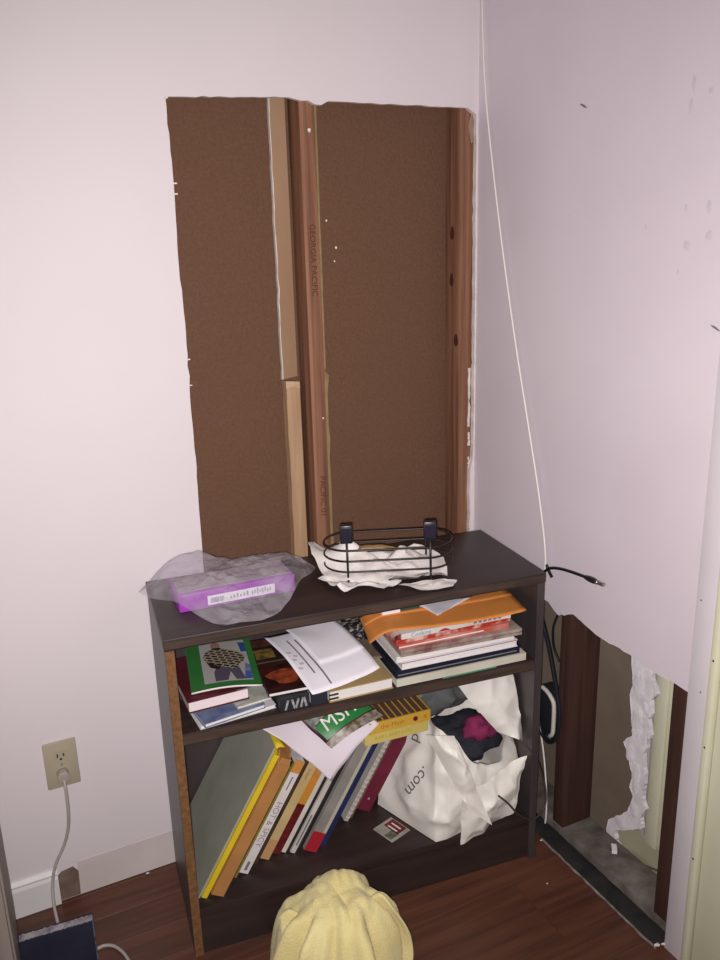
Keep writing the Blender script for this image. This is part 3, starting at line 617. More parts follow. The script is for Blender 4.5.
def knit():
    m = bpy.data.materials.new('lattice_knit_print'); m.use_nodes = True; nt = m.node_tree; N = nt.nodes; L = nt.links; b = N['Principled BSDF']; b.inputs['Roughness'].default_value = .5
    tc = N.new('ShaderNodeTexCoord'); mp = N.new('ShaderNodeMapping'); mp.inputs['Rotation'].default_value = (0, 0, .5); mp.inputs['Scale'].default_value = (48, 48, 48); L.new(tc.outputs['Object'], mp.inputs[0])
    br = N.new('ShaderNodeTexBrick'); br.inputs['Scale'].default_value = 1.0; br.inputs['Mortar Size'].default_value = .10; br.inputs['Brick Width'].default_value = .8; br.inputs['Row Height'].default_value = .5
    br.inputs['Color1'].default_value = lin('#1d191c'); br.inputs['Color2'].default_value = lin('#1d191c'); br.inputs['Mortar'].default_value = lin('#9f917c')
    L.new(mp.outputs[0], br.inputs['Vector']); L.new(br.outputs[0], b.inputs['Base Color']); return m
gpoly([(.36, .12), (.36, .30), (.42, .46), (.72, .44), (.80, .12), (.66, .12), (.60, .30), (.54, .12)], .0008, mat('print_dark_trousers', '#5a5261', rough=.4), 'printed_trousers')
gpoly([(.24, .66), (.28, .76), (.40, .82), (.56, .81), (.72, .74), (.86, .62), (.84, .52), (.66, .34), (.44, .44), (.26, .56)], .0010, knit(), 'printed_jumper')
gpoly([(.27, .56), (.32, .42), (.44, .36), (.48, .44)], .0009, M_INK, 'printed_sleeve')
gpoly([(.45+.075*cos(a), .885+.075*sin(a)) for a in [k*pi/6 for k in range(12)]], .0012, mat('print_skin', '#9a7263', rough=.4), 'printed_head')
gpoly([(.38, .80), (.54, .80), (.52, .835), (.39, .835)], .0013, M_INK, 'printed_collar')
gpoly([(.78, .12), (.90, .12), (.90, .40), (.84, .46)], .0009, mat('print_blue', '#3f5a9c', '#8a94a8', scale=40, rough=.35), 'printed_side_strip')
gpoly([(.82, .70), (.90, .70), (.90, .90), (.80, .92)], .0009, mat('print_blue2', '#34508f', rough=.35), 'printed_side_strip')
# slim books standing at the far left
soft_book('book', BK(-.7985, .05, Z_M+.0006), .004, .155, .20, simple('black_booklet', '#2b2a2c', '#474548', rough=.5), 'black booklet standing against the left side panel')

# dark box with white scribbles at the shelf front, dark magazine on top
db = MB().box(0, .062, 0, .19, 0, .030).build('card_box', mat('black_card', '#1d1e24', '#2b2c33', scale=30, rough=.5), None, BK(-.606, .006, Z_M+.0006, .02), bevel=.001, label='small black box with white scribbled marks at the shelf front', cat='box')
for k, (xa, s) in enumerate(((.014, .3), (.028, -.25), (.036, .3), (.046, .25), (.053, -.2))):
    MB().box(-.0022, .0022, -.0004, 0, .003, .025).build('white_mark', mat('chalky_white', '#a9a8a6', '#6a6a6c', scale=90, rough=.8), db, T(xa, 0, 0) @ T(0, 0, .014) @ R(s, 'Y') @ T(0, 0, -.014))
lying('book', BK(-.541, .008, Z_M+.0006, .02), .027, .036, .20, simple('dark_blue_book', '#2a2c36', '#232430', rough=.5), 'dark blue-grey book lying under the printed sheets')
dm = lying('magazine', BK(-.625, .020, Z_M+.0315, -.02), .009, .165, .245, simple('black_red_cover', '#241a1b', '#3a2621', scale=10, rough=.35), 'dark magazine with an orange-red picture beside the green one', spine_front=False, cat='magazine')
def dpatch(pts, z, m, name='cover_print'): patch(dm, [(x*.165, y*.245, .009+z) for x, y in pts], m, name)
dpatch([(.02, .03), (.98, .03), (.98, .46), (.02, .46)], .0003, mat('dark_red_photo', '#4a1d17', '#1a1212', scale=22, rough=.35))
dpatch([(.30+.22*cos(a)*(1+.3*sin(3*a)), .24+.13*sin(a)) for a in [k*pi/7 for k in range(14)]], .0006, mat('glowing_red_photo', '#a8512f', '#6e2a1c', scale=60, rough=.35))
dpatch([(.02, .52), (.98, .52), (.98, .54), (.02, .54)], .0003, mat('tan_line', '#6a5a48', rough=.4))
dpatch([(.04, .60), (.30, .60), (.30, .78), (.04, .78)], .0004, mat('golden_photo', '#8a7038', '#4e4024', scale=70, rough=.4))
dpatch([(.04, .83), (.34, .83), (.34, .97), (.04, .97)], .0004, mat('brown_red_photo', '#5e3a30', '#3a2420', scale=50, rough=.4))

# printed white sheets (letter) draped at the front
lt = empty('printed_letter', BK(0, 0, 0), label='white printed letter sheets draped over the middle shelf contents', cat='paper')
lf = bil((-.545, -.022, .570), (-.388, .008, .582), (-.428, .215, .612), (-.592, .195, .605))
def letter(off, a0=0, a1=1, b0=0, b1=1):
    def f(a, b):
        a_, b_ = a0+(a1-a0)*a, b0+(b1-b0)*b; p = lf(a_, b_)
        return (p.x+.006*sin(pi*b_)*(a_-.5), p.y, p.z+off+.016*sin(pi*b_)*(1-.5*a_)+.006*(2*a_-1)**2+.003*nz(a_*3, b_*3, 2))
    return f
MB().grid(letter(0), 16, 16).build('sheet', M_PAPER, lt, smooth=True, solid=.0004)
MB().grid(letter(.004, .34, .98, .30, 1.10), 12, 12).build('folded_sheet', M_PAPER, lt, smooth=True, solid=.0004)
for (a0, a1, b0, b1) in ((.30, .325, .05, .78), (.20, .222, .22, .80)):
    MB().grid(letter(.0009 if a0 < .3 else .0012, a0, a1, b0, b1), 2, 12).build('print_line', M_GREYTXT, lt, smooth=True)
for k in range(5): MB().grid(letter(.0009, .06+.05*(k % 2), .10+.05*(k % 2)+.02, .30+.06*k, .33+.06*k), 2, 2).build('print_line', mat('faint_print', '#b9b4bf', rough=.85), lt)

# cream book at the shelf front
cbk = lying('hardback_book', BK(-.502, .004, Z_M+.0006, .03), .026, .143, .20, simple('tan_cover', '#b39a6b', '#a58c5f', rough=.6), 'tan covered book with white page edges at the shelf front', board=.0022, spine_front=False)
for k in range(2): MB().box(-.0003, .020, -.0006, .0022, .006+.009*k, .009+.009*k).build('black_tab', M_INK, cbk)
lying('pamphlet', BK(-.455, .125, Z_M+.028, -.3), .004, .115, .085, simple('brown_text_card', '#7e6b5c', '#5f5146', scale=60, rough=.5), 'brown printed pamphlet lying on the tan book', spine_front=False, cat='pamphlet')
e = lying('magazine', BK(-.470, .205, Z_M+.0006, .0), .060, .12, .075, simple('black_white_weave', '#26242a', '#9d968e', scale=110, rough=.45, lo_=.52, hi_=.6), 'black and white patterned folder behind the letter', cat='folder')
pk = MB().grid(lambda a, b: (.10*a, .06*b, .012+.012*sin(pi*a)*sin(pi*b)+.006*nz(a*5, b*5)), 10, 8).build('snack_packet', mat('blue_grey_packet', '#5f76a5', '#a9aaad', scale=18, rough=.3), None, BK(-.470, .215, Z_M+.0615, .1), smooth=True, solid=.003, label='crinkled blue and silver packet behind the letter', cat='packet')

# stack of magazines on the right
SG = 'magazines and books stacked at the right of the middle shelf'
stack = [
 ('book', .0175, -.352, .312, .000, .0, simple('off_white_board', '#cfcabc', '#bdb7a8', rough=.6), 'off-white book at the bottom of the right stack', .0025, True),
 ('hardback_book', .0195, -.352, .298, .003, .004, simple('navy_black_board', '#1f2233', '#171927', rough=.45), 'navy black hardback in the right stack', .0085, True),
 ('paperback', .0165, -.340, .278, .000, .0, simple('white_purple_cover', '#dcd6de', rough=.5), 'white paperback with a purple cover edge in the right stack', .0012, False),
 ('paperback', .0150, -.352, .285, .002, .006, simple('white_grey_cover', '#d6d0cf', rough=.5), 'white paperback under the grey photo magazine', .0008, False),
 ('magazine', .0150, -.343, .285, -.004, -.02, simple('grey_pink_photo', '#a89a92', '#7c5550', scale=26, rough=.4), 'grey and pink photo magazine in the right stack', .0085, True),
 ('magazine', .0110, -.345, .262, .002, .012, simple('red_white_print', '#b23a30', '#c98a7c', scale=12, rough=.4), 'red magazine with a white line in the right stack', .004, True),
 ('magazine', .0090, -.350, .275, .004, .03, simple('red_photo_print', '#a8332c', '#d2b0a4', scale=30, rough=.4, lo_=.45, hi_=.6), 'red and pink magazine below the cooking magazine', .004, True),
 ('magazine', .0125, -.338, .262, .004, .02, simple('white_cooking_cover', '#dcd8d6', '#c8bcb4', scale=9, rough=.45), 'white cooking magazine with blue lettering under the orange envelope', .005, True),
]
z = Z_M+.0024
for i, (nm, t, u, w, v, rz, m, lab, bd, sf) in enumerate(stack):
    e = lying(nm, BK(u, v+.006, z, rz), t, w, .215, m, lab, board=bd, spine_front=sf, group=SG, cat='magazine' if nm == 'magazine' else 'book')
    if i == 1: MB().box(.004, .29, -.0006, 0, .006, .0085).build('page_line', M_GREYTXT, e)
    if i == 2: MB().box(.0, w, -.0004, .0016, t-.0022, t-.0006).build('cover_edge', mat('purple_edge', '#8d5f86', rough=.5), e)
    if i == 5: MB().box(.0, .20, -.0006, 0, .0035, .006).build('white_line', M_PAGE, e)
    if i == 7:
        text('Cooking', .0135, mat('blue_script_ink', '#5b7fa6', rough=.7), e, T(.045, -.0006, .0062) @ R(radians(90), 'X'))
        for k in range(6): MB().box(.17+.012*k, .178+.012*k, -.0005, 0, .003, .009).build('print_block', M_GREYTXT, e)
        MB().grid(lambda a, b: (.085+.03*a, -.0006, .001+.006*b*sin(pi*a)), 6, 2).build('red_fruit_print', RED, e)
        for k, c_ in enumerate(('#8f2f38', '#3a2a30', '#a3434c')):
            MB().prism([(.007*cos(q*pi/5)*(1+.2*sin(q)), .006*sin(q*pi/5)) for q in range(10)], 0, .0006).build('berry_print', mat('berry'+c_, c_, rough=.5), e, T(-.001-.006*(k % 2), .004+.004*k, .006-.004*k) @ R(radians(90), 'X'))
    z += t+.0004
ZS = z
MB().box(0, .13, 0, .06, 0, .0016).build('index_card', mat('green_card', '#4f8f72', rough=.6), None, BK(-.245, .0035, Z_M+.0004, .0), label='green card sticking out under the right stack of books', cat='card')
# orange envelope
oe = empty('orange_envelope', BK(0, 0, 0), label='large orange envelope lying on the stacked magazines', cat='envelope')
of = bil((-.396, .046, ZS+.003), (-.046, .000, ZS+.006), (-.026, .132, ZS+.007), (-.385, .140, ZS+.006))
M_OR = simple('orange_kraft', '#d88b46', '#cf823f', rough=.55, scale=6)
def oef(off, a0=0, a1=1, b0=0, b1=1):
    def f(a, b):
        a_, b_ = a0+(a1-a0)*a, b0+(b1-b0)*b; p = of(a_, b_); lift = .010*max(0, 1-abs(a_-.2)/.25)*(1-.4*b_)
        return (p.x, p.y-.022*sin(pi*a_)**.7*(1-b_), p.z+off-.030*max(0, 1-a_/.16)**2*(1-.5*b_)+.002*abs(nz(a_*5, b_*5)))
    return f
MB().grid(oef(0), 24, 10).build('body', M_OR, oe, smooth=True, solid=.0014)
MB().grid(oef(.0009, .01, .99, .60, .99), 18, 4).build('flap', M_OR, oe, smooth=True, solid=.0003)
nt_ = MB().grid(lambda a, b: (-.262+.135*a*(1-b)+.020*b, .118-.02*a*(1-b)-.080*b, ZS+.013+.002*nz(a*3, b*3)), 8, 8).build('folded_note', M_PAPER, None, BK(0, 0, 0), smooth=True, solid=.0005, label='white folded note on the orange envelope', cat='paper')
MB().box(0, .042, 0, .045, 0, .030).build('white_carton', M_PAPER, None, BK(-.350, .088, ZS+.0105, .0), bevel=.001, label='small white carton behind the orange envelope', cat='carton')
MB().box(0, .044, 0, .05, 0, .030).build('green_carton', mat('dark_green_card', '#2d4a42', rough=.5), None, BK(-.304, .092, ZS+.0105, .0), bevel=.001, label='small dark green carton behind the orange envelope', cat='carton')

# ================================================================== TOP OF THE BOOKCASE
ZT = BH+.0006
# purple pack
pp = MB().box(0, .245, 0, .095, 0, .038).build('purple_pack', simple('purple_card', '#9c3fae', '#9039a4', rough=.4, scale=6), None, BK(-.776, .106, ZT, .07), bevel=.003, smooth=2, label='purple boxed pack with a white barcode label inside the clear bag', cat='pack')
MB().box(.058, .200, -.0007, -.0001, .006, .026).build('label_strip', M_PAPER, pp)
random.seed(9)
xx = .064
while xx < .092:
    w = random.choice((.0008, .0014, .002)); MB().box(xx, xx+w, -.0011, -.0006, .010, .021).build('barcode_bar', M_GREYTXT, pp); xx += w+random.choice((.0008, .0014))
for k in range(6): MB().box(.104+k*.007, .108+k*.007, -.0011, -.0006, .012, .012+.005*(1+(k*7) % 3*.4)).build('print_mark', mat('light_print', '#a8a2ac', rough=.8), pp)
for k in range(8): MB().box(.150+k*.0055, .153+k*.0055, -.0011, -.0006, .011+.002*(k % 2), .019+.002*(k % 3)).build('print_mark', mat('light_print', '#a8a2ac', rough=.8), pp)
MB().box(.004, .241, .012, .092, .0375, .0392).build('hazed_top', mat('pack_top_haze', '#9c8e94', '#8f8189', scale=20, rough=.5), pp)  # grey haze of the clear bag, painted over the pack's top
# clear plastic bag around the pack
out = [(-.845, .21), (-.826, .165), (-.785, .105), (-.745, .05), (-.705, .008), (-.672, .012), (-.635, .0), (-.60, .018), (-.56, .06), (-.52, .115), (-.485, .165), (-.458, .214), (-.50, .262), (-.555, .285), (-.62, .292), (-.70, .290), (-.755, .275), (-.80, .255)]
cu, cv = -.660, .160
def outr(th):
    d = (cos(th), sin(th)); best = .2
    for i in range(len(out)):
        x1, y1 = out[i][0]-cu, out[i][1]-cv; x2, y2 = out[(i+1) % len(out)][0]-cu, out[(i+1) % len(out)][1]-cv
        ex, ey = x2-x1, y2-y1; den = d[0]*ey-d[1]*ex
        if abs(den) < 1e-9: continue
        t = (x1*ey-y1*ex)/den; s = (x1*d[1]-y1*d[0])/den
        if t > 0 and -1e-6 <= s <= 1+1e-6: best = t
    return best
def boxh(u, v):
    c, s = cos(.07), sin(.07); x = (u+.776)*c+(v-.106)*s; y = -(u+.776)*s+(v-.106)*c
    dx = max(-x, 0, x-.245); dy = max(-y, 0, y-.095); d = math.hypot(dx, dy); return max(0, .0455-d*.55)
def filmf(a, b):
    th = 2*pi*a; r = outr(th)*b; u = cu+r*cos(th); v = cv+r*sin(th)
    hump = .042*math.exp(-((u+.735)/.07)**2-((v-.245)/.05)**2)
    e = max(0, 1-b); h = max(boxh(u, v)+.004, .0)*(1 if b < .97 else .6) + hump*min(1, e*8) + (.010*abs(fr(u*16, v*16, 1))+.012*abs(nz(u*26, v*34, 4)))*min(1, e*7+.25)
    if u < -.80: h = max(h, .004+.012*(1-abs(v-.2)/.1))
    return (u, v, ZT+.0012+h)
MB().grid(filmf, 72, 26, closed=True).build('clear_bag', M_FILM, None, BK(0, 0, 0), smooth=False, label='crinkled clear plastic bag wrapped around the purple pack', cat='plastic bag')
# white crumpled papers
def crumple(name, poly, base, amp, seed, label, m=M_TISSUE, n=26, curl=None):
    us = [p[0] for p in poly]; vs = [p[1] for p in poly]; c = (sum(us)/len(us), sum(vs)/len(vs)); k = len(poly)
    def f(a, b):
        i = a*k; i0 = int(i) % k; t = i-int(i); x = poly[i0][0]*(1-t)+poly[(i0+1) % k][0]*t; y = poly[i0][1]*(1-t)+poly[(i0+1) % k][1]*t
        u = c[0]+(x-c[0])*b; v = c[1]+(y-c[1])*b
        h = amp*(abs(nz(u*22+seed, v*22, seed))+.6*abs(nz(u*45, v*45+seed, seed*2)))
        if curl: h += curl(u, v)
        return (u, v, ZT+base+h)
    return MB().grid(f, k*4, 10, closed=True).build(name, m, None, BK(0, 0, 0), smooth=2, label=label, cat='paper')
g = lambda u, v, cu_, cv_, su, sv, h: h*math.exp(-((u-cu_)/su)**2-((v-cv_)/sv)**2)
crumple('tissue_paper', [(-.455, .295), (-.468, .21), (-.462, .13), (-.40, .09), (-.30, .060), (-.220, .035), (-.198, .085), (-.175, .15), (-.20, .215), (-.27, .235), (-.34, .265), (-.40, .285)], .0012, .022, 3.3, 'large crumpled white tissue paper under the wire caddy',
        curl=lambda u, v: g(u, v, -.385, .215, .04, .045, .045)+g(u, v, -.265, .175, .02, .03, .030)+g(u, v, -.46, .25, .025, .06, .035)+.006)
crumple('tissue_paper', [(-.470, .165), (-.462, .10), (-.445, .058), (-.41, .072), (-.36, .050), (-.315, .062), (-.30, .10), (-.36, .118), (-.43, .15)], .0008, .014, 5.1, 'curled white tissue scrap at the front left of the caddy', curl=lambda u, v: g(u, v, -.445, .085, .018, .02, .016))
crumple('tissue_paper', [(-.325, .055), (-.29, .012), (-.225, -.002), (-.20, .03), (-.22, .05), (-.27, .058)], .0008, .010, 8.7, 'small white paper scrap at the front right of the caddy')
sc_ = MB().grid(lambda a, b: (.085*a, .028*b*(1-.3*a), .006*sin(pi*a)+.003*nz(a*4, b*4)), 8, 4).build('tan_wrapper', mat('tan_wrapper_paper', '#b39468', '#a08458', scale=12, rough=.8), None, BK(-.375, .165, ZT+.052, -.45), smooth=True, solid=.0006, label='tan paper scrap lying on the tissue inside the caddy', cat='paper')
# wire caddy
cy = empty('wire_caddy', BK(-.314, .138, ZT+.003, -.34) @ R(-.02, 'Y'), label='black wire caddy with two square clips on top of the bookcase', cat='caddy')
M_WIRE = mat('black_wire', '#1d1719', rough=.4, spec=.5)
def oval(L_, W_, z, n=40): 
    pts = []
    for k in range(n):
        a = 2*pi*k/n; sx = 1 if cos(a) >= 0 else -1; pts.append((sx*(L_-W_)+W_*cos(a), W_*sin(a), z))
    return pts
LY, WY = .140, .060
for z_, nm in ((.074, 'rim_wire'), (.050, 'middle_wire'), (.026, 'lower_wire')):
    MB().loop(oval(LY, WY, z_), .0021, 6).build(nm, M_WIRE, cy, smooth=True)
MB().loop(oval(LY-.035, WY-.004, .0035), .0022, 6).build('base_wire', M_WIRE, cy, smooth=True)
for x_ in (-.088, .088):
    MB().tube([(x_, -WY-.002, .0035), (x_, -WY-.002, .098)], .0024, 8).build('upright', M_WIRE, cy, smooth=True)
    MB().tube([(x_, WY+.002, .0035), (x_, WY+.002, .076)], .0022, 8).build('upright', M_WIRE, cy, smooth=True)
    MB().tube([(x_, -WY, .0035), (x_, WY, .0035)], .0018, 8).build('cross_wire', M_WIRE, cy, smooth=True)
    cl = MB().box(x_-.013, x_+.013, -WY-.010, -WY+.008, .094, .134).build('clip', mat('black_plastic', '#1f1a26', rough=.35, spec=.6), cy, bevel=.002, smooth=2)
    MB().box(x_-.010, x_+.010, -WY-.0115, -WY-.0101, .100, .128).build('clip_face', mat('black_plastic_gloss', '#2a2433', rough=.25, spec=.6), cl)
for x_ in (0,): MB().tube([(x_, -WY, .0035), (x_, WY, .0035)], .0018, 8).build('cross_wire', M_WIRE, cy, smooth=True)

# ================================================================== BOTTOM SHELF: WHITE BAG
wb = empty('shopping_bag', BK(0, 0, 0), label='crumpled white plastic shopping bag stuffed with clothes on the bottom shelf', cat='plastic bag')
foot = [(-.338, .178), (-.262, .004), (-.235, .004), (-.15, .022), (-.06, .055), (-.030, .12), (-.032, .24), (-.12, .28), (-.22, .285)]
rimp = [(-.208, .19), (-.226, .085), (-.205, .050), (-.15, .030), (-.085, .030), (-.035, .060), (-.027, .20), (-.09, .285), (-.175, .285)]
rimh = [.370, .372, .350, .275, .262, .320, .470, .492, .45]
K = len(foot); BC = (-.17, .15)
def ringp(poly, a):
    i = a*K; i0 = int(i) % K; t = i-int(i); return (poly[i0][0]*(1-t)+poly[(i0+1) % K][0]*t, poly[i0][1]*(1-t)+poly[(i0+1) % K][1]*t)
def ringh(a):
    i = a*K; i0 = int(i) % K; t = i-int(i); t = t*t*(3-2*t); return rimh[i0]*(1-t)+rimh[(i0+1) % K]*t
def crease(x, y, z, s):
    d, p = noise.voronoi(Vector((x, y, z))*s); return min(1.0, d[1]-d[0])
def crumpled(x, y, z): return .75*(1-crease(x+.04*nz(y*14, z*14), y+.04*nz(x*14, z*14, 4), z*.6, 7))**1.6+.24*(1-crease(x+3, y+.02*nz(x*30, z*30), z*.7, 17))**1.6+.3*nz(x*5, y*5, z*5)
def bagf(a, b):
    fx, fy = ringp(foot, a); rx, ry = ringp(rimp, a); h = ringh(a)
    x = fx*(1-b)+rx*b; y = fy*(1-b)+ry*b; zz = Z_B+.002+(h-Z_B)*b
    bul = .016*sin(pi*min(1, b*1.05)); d = Vector((x-BC[0], y-BC[1])); d.normalize()
    cr = .036*(crumpled(x, y, zz)-.45)*min(1, b*4+.05)
    x += d.x*(bul+cr); y += d.y*(bul+cr); zz += .010*nz(a*14, 3)*b
    return (min(x, -.0215), min(y, .290), zz)
MB().grid(bagf, 120, 44, closed=True).build('bag_skin', M_BAGW, wb, smooth=2)
MB().add([bagf(i/90, 0) for i in range(90)], [tuple(range(90))]).build('bag_base', M_BAGW, wb)
# folded-over flaps
def flap1(a, b):   # front left flap, hanging outward from the left rim down towards the front
    p = bil((-.268, .060, .372), (-.222, .012, .388), (-.150, -.030, .168), (-.205, -.022, .220))(a, b)
    n = .012*sin(pi*a)*sin(pi*b)+.030*crumpled(p.x, p.y, p.z); return (p.x-.15*n, p.y-n-.004, p.z+.4*n)
MB().grid(flap1, 30, 44).build('flap', M_BAGW, wb, smooth=2)
def flap2(a, b):   # broad front fold
    p = bil((-.215, -.004, .255), (-.045, .010, .305), (-.080, .002, .165), (-.215, .0, .118))(a, b)
    n = .022*sin(pi*b)*sin(pi*a)+.032*crumpled(p.x+1, p.y, p.z); return (p.x, p.y-n-.003, p.z)
MB().grid(flap2, 40, 30).build('flap', M_BAGW, wb, smooth=2)
def flap3(a, b):   # right upper flap folded over the contents
    p = bil((-.185, .10, .470), (-.030, .10, .455), (-.024, .045, .300), (-.088, .055, .335))(a, b)
    n = .016*sin(pi*a)+.028*crumpled(p.x+2, p.y, p.z); return (min(p.x, -.0218), p.y-n, p.z+.4*n)
MB().grid(flap3, 34, 38).build('flap', M_BAGW, wb, smooth=2)
# lettering on the left face
def letters(body, size, a0, da, b_, rot):
    p = Vector(bagf(a0, b_)); q = Vector(bagf(a0+.03, b_)); w = Vector(bagf(a0, b_+.08)); tx = (q-p).normalized(); ty = (w-p); ty = (ty-tx*ty.dot(tx)).normalized(); n = tx.cross(ty)
    out_ = Vector((p.x-BC[0], p.y-BC[1], 0)).normalized()
    if n.dot(out_) < 0: n = -n
    Mx = Matrix(((tx.x, ty.x, n.x, p.x+out_.x*.012), (tx.y, ty.y, n.y, p.y+out_.y*.012), (tx.z, ty.z, n.z, p.z+.004), (0, 0, 0, 1)))
    return text(body, size, mat('bag_print', '#5d5657', rough=.6), wb, Mx @ R(rot, 'Z'))
letters('.com', .040, .075, .03, .46, radians(-112))
letters('ked', .040, .060, .03, .86, radians(-85))
# clothes in the bag
def lump(name, cu_, cv_, cz, ru, rv, rz_, m, seed, label, parent=None):
    def f(a, b):
        th = 2*pi*a; ph = pi*(b-.5); d = Vector((cos(ph)*cos(th), cos(ph)*sin(th), sin(ph)))
        k = 1+.35*noise.fractal(d*1.6+Vector((seed, 0, 0)), 1, 2, 3)
        return (cu_+ru*d.x*k, cv_+rv*d.y*k, cz+rz_*d.z*k)
    return MB().grid(f, 28, 18, closed=True).build(name, m, None, BK(0, 0, 0), smooth=True, label=label, cat='clothing')
lump('folded_garment', -.180, .165, .405, .075, .060, .045, simple('grey_fabric', '#5d5f60', '#4f5152', rough=.95, scale=40), 1.1, 'grey folded garment inside the white shopping bag')
lump('folded_garment', -.135, .135, .285, .085, .070, .045, simple('black_navy_fabric', '#23242e', '#2d2e38', rough=.95, scale=40), 2.6, 'black navy garment under the grey one in the bag')
lump('folded_garment', -.112, .085, .330, .042, .032, .026, simple('magenta_fabric', '#8c2a58', '#73204a', rough=.9, scale=40), 4.2, 'magenta garment bundle in the white shopping bag')
lump('folded_garment', -.255, .165, .425, .030, .035, .032, simple('lilac_grey_fabric', '#8f8d98', '#7d7b87', rough=.9, scale=40), 6.3, 'pale lilac grey bundle behind the yellow books')
# leaflet under the bag
lf_ = MB().box(0, .060, 0, .064, 0, .0009).build('leaflet', mat('leaflet_grey', '#a8a59b', '#8f8c82', scale=30, rough=.6), None, BK(-.356, .040, Z_B+.0006, .40), label='small leaflet with a red panel on the bottom shelf', cat='leaflet')
MB().box(.028, .058, .010, .056, .0009, .0012).build('red_panel', mat('leaflet_red', '#7a2324', '#5e1a1c', scale=30, rough=.5), lf_)
for k in range(2): MB().box(.032+.012*k, .036+.012*k, .018, .048, .0012, .0014).build('white_bar', M_PAGE, lf_)
MB().box(.004, .03, .008, .03, .0009, .0012).build('dark_panel', mat('leaflet_dark', '#4a4a44', '#77766e', scale=80, rough=.6), lf_)
# thin dark cord looping out of the bag
MB().tube(smoothpts([(-.135, -.052, .245), (-.115, -.060, .225), (-.085, -.058, .185), (-.045, -.045, .150), (-.012, -.035, .150), (.006, -.026, .175), (.003, -.018, .225), (-.012, -.012, .275), (-.030, .0, .310), (-.05, .02, .33)]), .0022, 6).build('charging_cable', mat('grey_black_cord', '#3a3634', rough=.5), None, BK(0, 0, 0), smooth=True, label='thin dark cable looping out of the shopping bag', cat='cable')

# ================================================================== CABLES AND BOX ON THE RIGHT
MB().tube(smoothpts([(-.006, -.012, 2.3), (-.008, -.018, 2.05), (-.010, -.023, 1.945), (-.010, -.044, 1.74), (-.010, -.107, 1.459), (-.010, -.173, 1.217), (-.009, -.226, 1.04), (-.011, -.282, .863), (-.012, -.312, .726), (-.014, -.300, .64), (-.004, -.276, .52), (.002, -.268, .40), (.003, -.285, .30), (.001, -.306, .254), (.001, -.322, .19), (0, -.334, .12), (-.001, -.339, .06), (-.002, -.338, .022)]), .0023, 8).build('white_cable', M_WCABLE, smooth=True, label='thin white cable hanging down the right wall from the corner', cat='cable')
cx = empty('coax_cable', T(-.03, -.334, .712), label='black cable with a metal connector sticking out over the bookcase corner', cat='cable')
L0 = Vector((-.03, -.334, .712))
MB().tube([Vector(p)-L0 for p in smoothpts([(-.022, -.300, .60), (-.028, -.318, .68), (-.030, -.336, .712), (-.030, -.36, .727), (-.030, -.40, .737), (-.030, -.45, .743), (-.030, -.475, .745)])], .0034, 8).build('cable', M_BCABLE, cx, smooth=True)
MB().tube([Vector(p)-L0 for p in ((-.030, -.468, .7445), (-.030, -.478, .745), (-.030, -.492, .7455), (-.030, -.502, .746))], [.0045, .0062, .0066, .005], 12).build('connector_boot', M_BCABLE, cx, smooth=2)
MB().tube([Vector(p)-L0 for p in ((-.030, -.502, .746), (-.030, -.506, .7462), (-.030, -.506, .7462), (-.030, -.524, .747))], [.0052, .0052, .0042, .0042], 12).build('connector', M_METAL, cx, smooth=2)
MB().tube([Vector(p)-L0 for p in ((-.033, -.343, .728), (-.026, -.340, .715), (-.024, -.352, .700))], .0035, 8).build('cable_tie', M_BCABLE, cx, smooth=True)
MB().tube(smoothpts([(-.032, -.300, .70), (-.024, -.316, .60), (-.012, -.338, .51), (-.006, -.362, .415), (-.005, -.377, .345), (-.004, -.364, .284), (-.003, -.340, .258), (.002, -.305, .262), (.006, -.285, .30)]), .0050, 8).build('dark_cable', M_NAVYCABLE, smooth=True, label='thick dark blue cable hanging behind the bookcase side', cat='cable')
MB().tube(smoothpts([(.03, -.326, .66), (.024, -.326, .60), (.016, -.316, .55), (.018, -.318, .50), (.024, -.334, .465)]), .0026, 8).build('thin_black_wire', M_BCABLE, smooth=True, label='thin black wire dropping inside the right wall cavity', cat='wire')
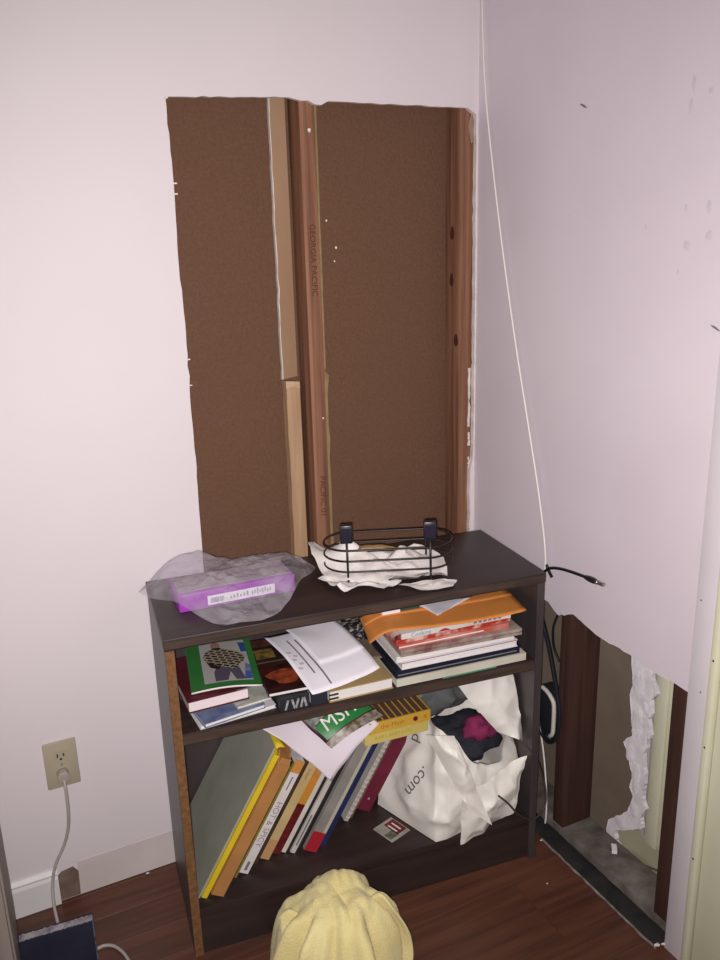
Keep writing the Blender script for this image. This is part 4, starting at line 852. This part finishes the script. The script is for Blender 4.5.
eb = empty('electrical_box', T(.0, -.30, .30), label='open blue electrical box with a white bracket beside the stud', cat='box')
MB().box(.016, .06, -.046, .035, -.05, .07).build('box', mat('dark_blue_plastic', '#24262e', rough=.5), eb, bevel=.003, smooth=2)
MB().tube(smoothpts([(.009, .008, .082), (.008, -.012, .080), (.007, -.030, .072), (.007, -.041, .056), (.007, -.042, .0), (.007, -.040, -.022), (.008, -.030, -.034)], 4), .0055, 8).build('bracket', mat('white_plastic', '#c9c2b8', rough=.5), eb, smooth=True)

# ================================================================== YELLOW TOWEL
def towelf(a, b):
    th = 2*pi*a; cu_, cv_ = -.562, -.150; ph = b*pi/2
    fold = .8*sin(th*8+1.2*sin(th*2)+.6)+.45*sin(th*15+2+sin(th*3))+.8*nz(cos(th)*2.3, sin(th)*2.3, 7)
    k = min(1, max(0, (b-.12)/.5)); k = k*k*(3-2*k)
    r = .102*sin(ph)**.55+.040*max(0, b-.45)**1.2; z_ = .196*max(0, cos(ph))**.42
    r *= 1+.17*fold*k
    x = r*cos(th)*1.02; y = r*sin(th)*.92
    z_ += (.022*math.exp(-((x-.030)/.05)**2-((y-.055)/.04)**2)+.014*nz(x*18, y*18, 5)+.016*abs(nz(x*34, y*10, 2)))*(1-.7*k)-.12*x*(1-b)
    return (cu_+x+.08*z_, cv_+y, max(.003, z_+.004*nz(x*50, y*50, z_*40)))
tw = empty('towel', BK(0, 0, 0), label='pale yellow terry towel heaped on the floor before the bookcase', cat='towel')
MB().grid(towelf, 120, 44, closed=True).build('cloth', M_TOWEL, tw, smooth=True)
def tflap(a, b):
    return (-.665+.04*a-.03*b+.006*sin(b*5), -.130-.01*a-.05*b, .168-.160*b+.014*sin(a*pi))
MB().grid(tflap, 8, 16).build('hanging_corner', M_TOWEL, tw, smooth=True, solid=.004)
def tfold(a, b):
    return (-.487+.045*sin(b*2.2)+.03*a, -.165-.03*a-.02*b, .178-.165*b+.020*sin(pi*a)*(1-.3*b))
MB().grid(tfold, 8, 16).build('fold', M_TOWEL, tw, smooth=True, solid=.005)
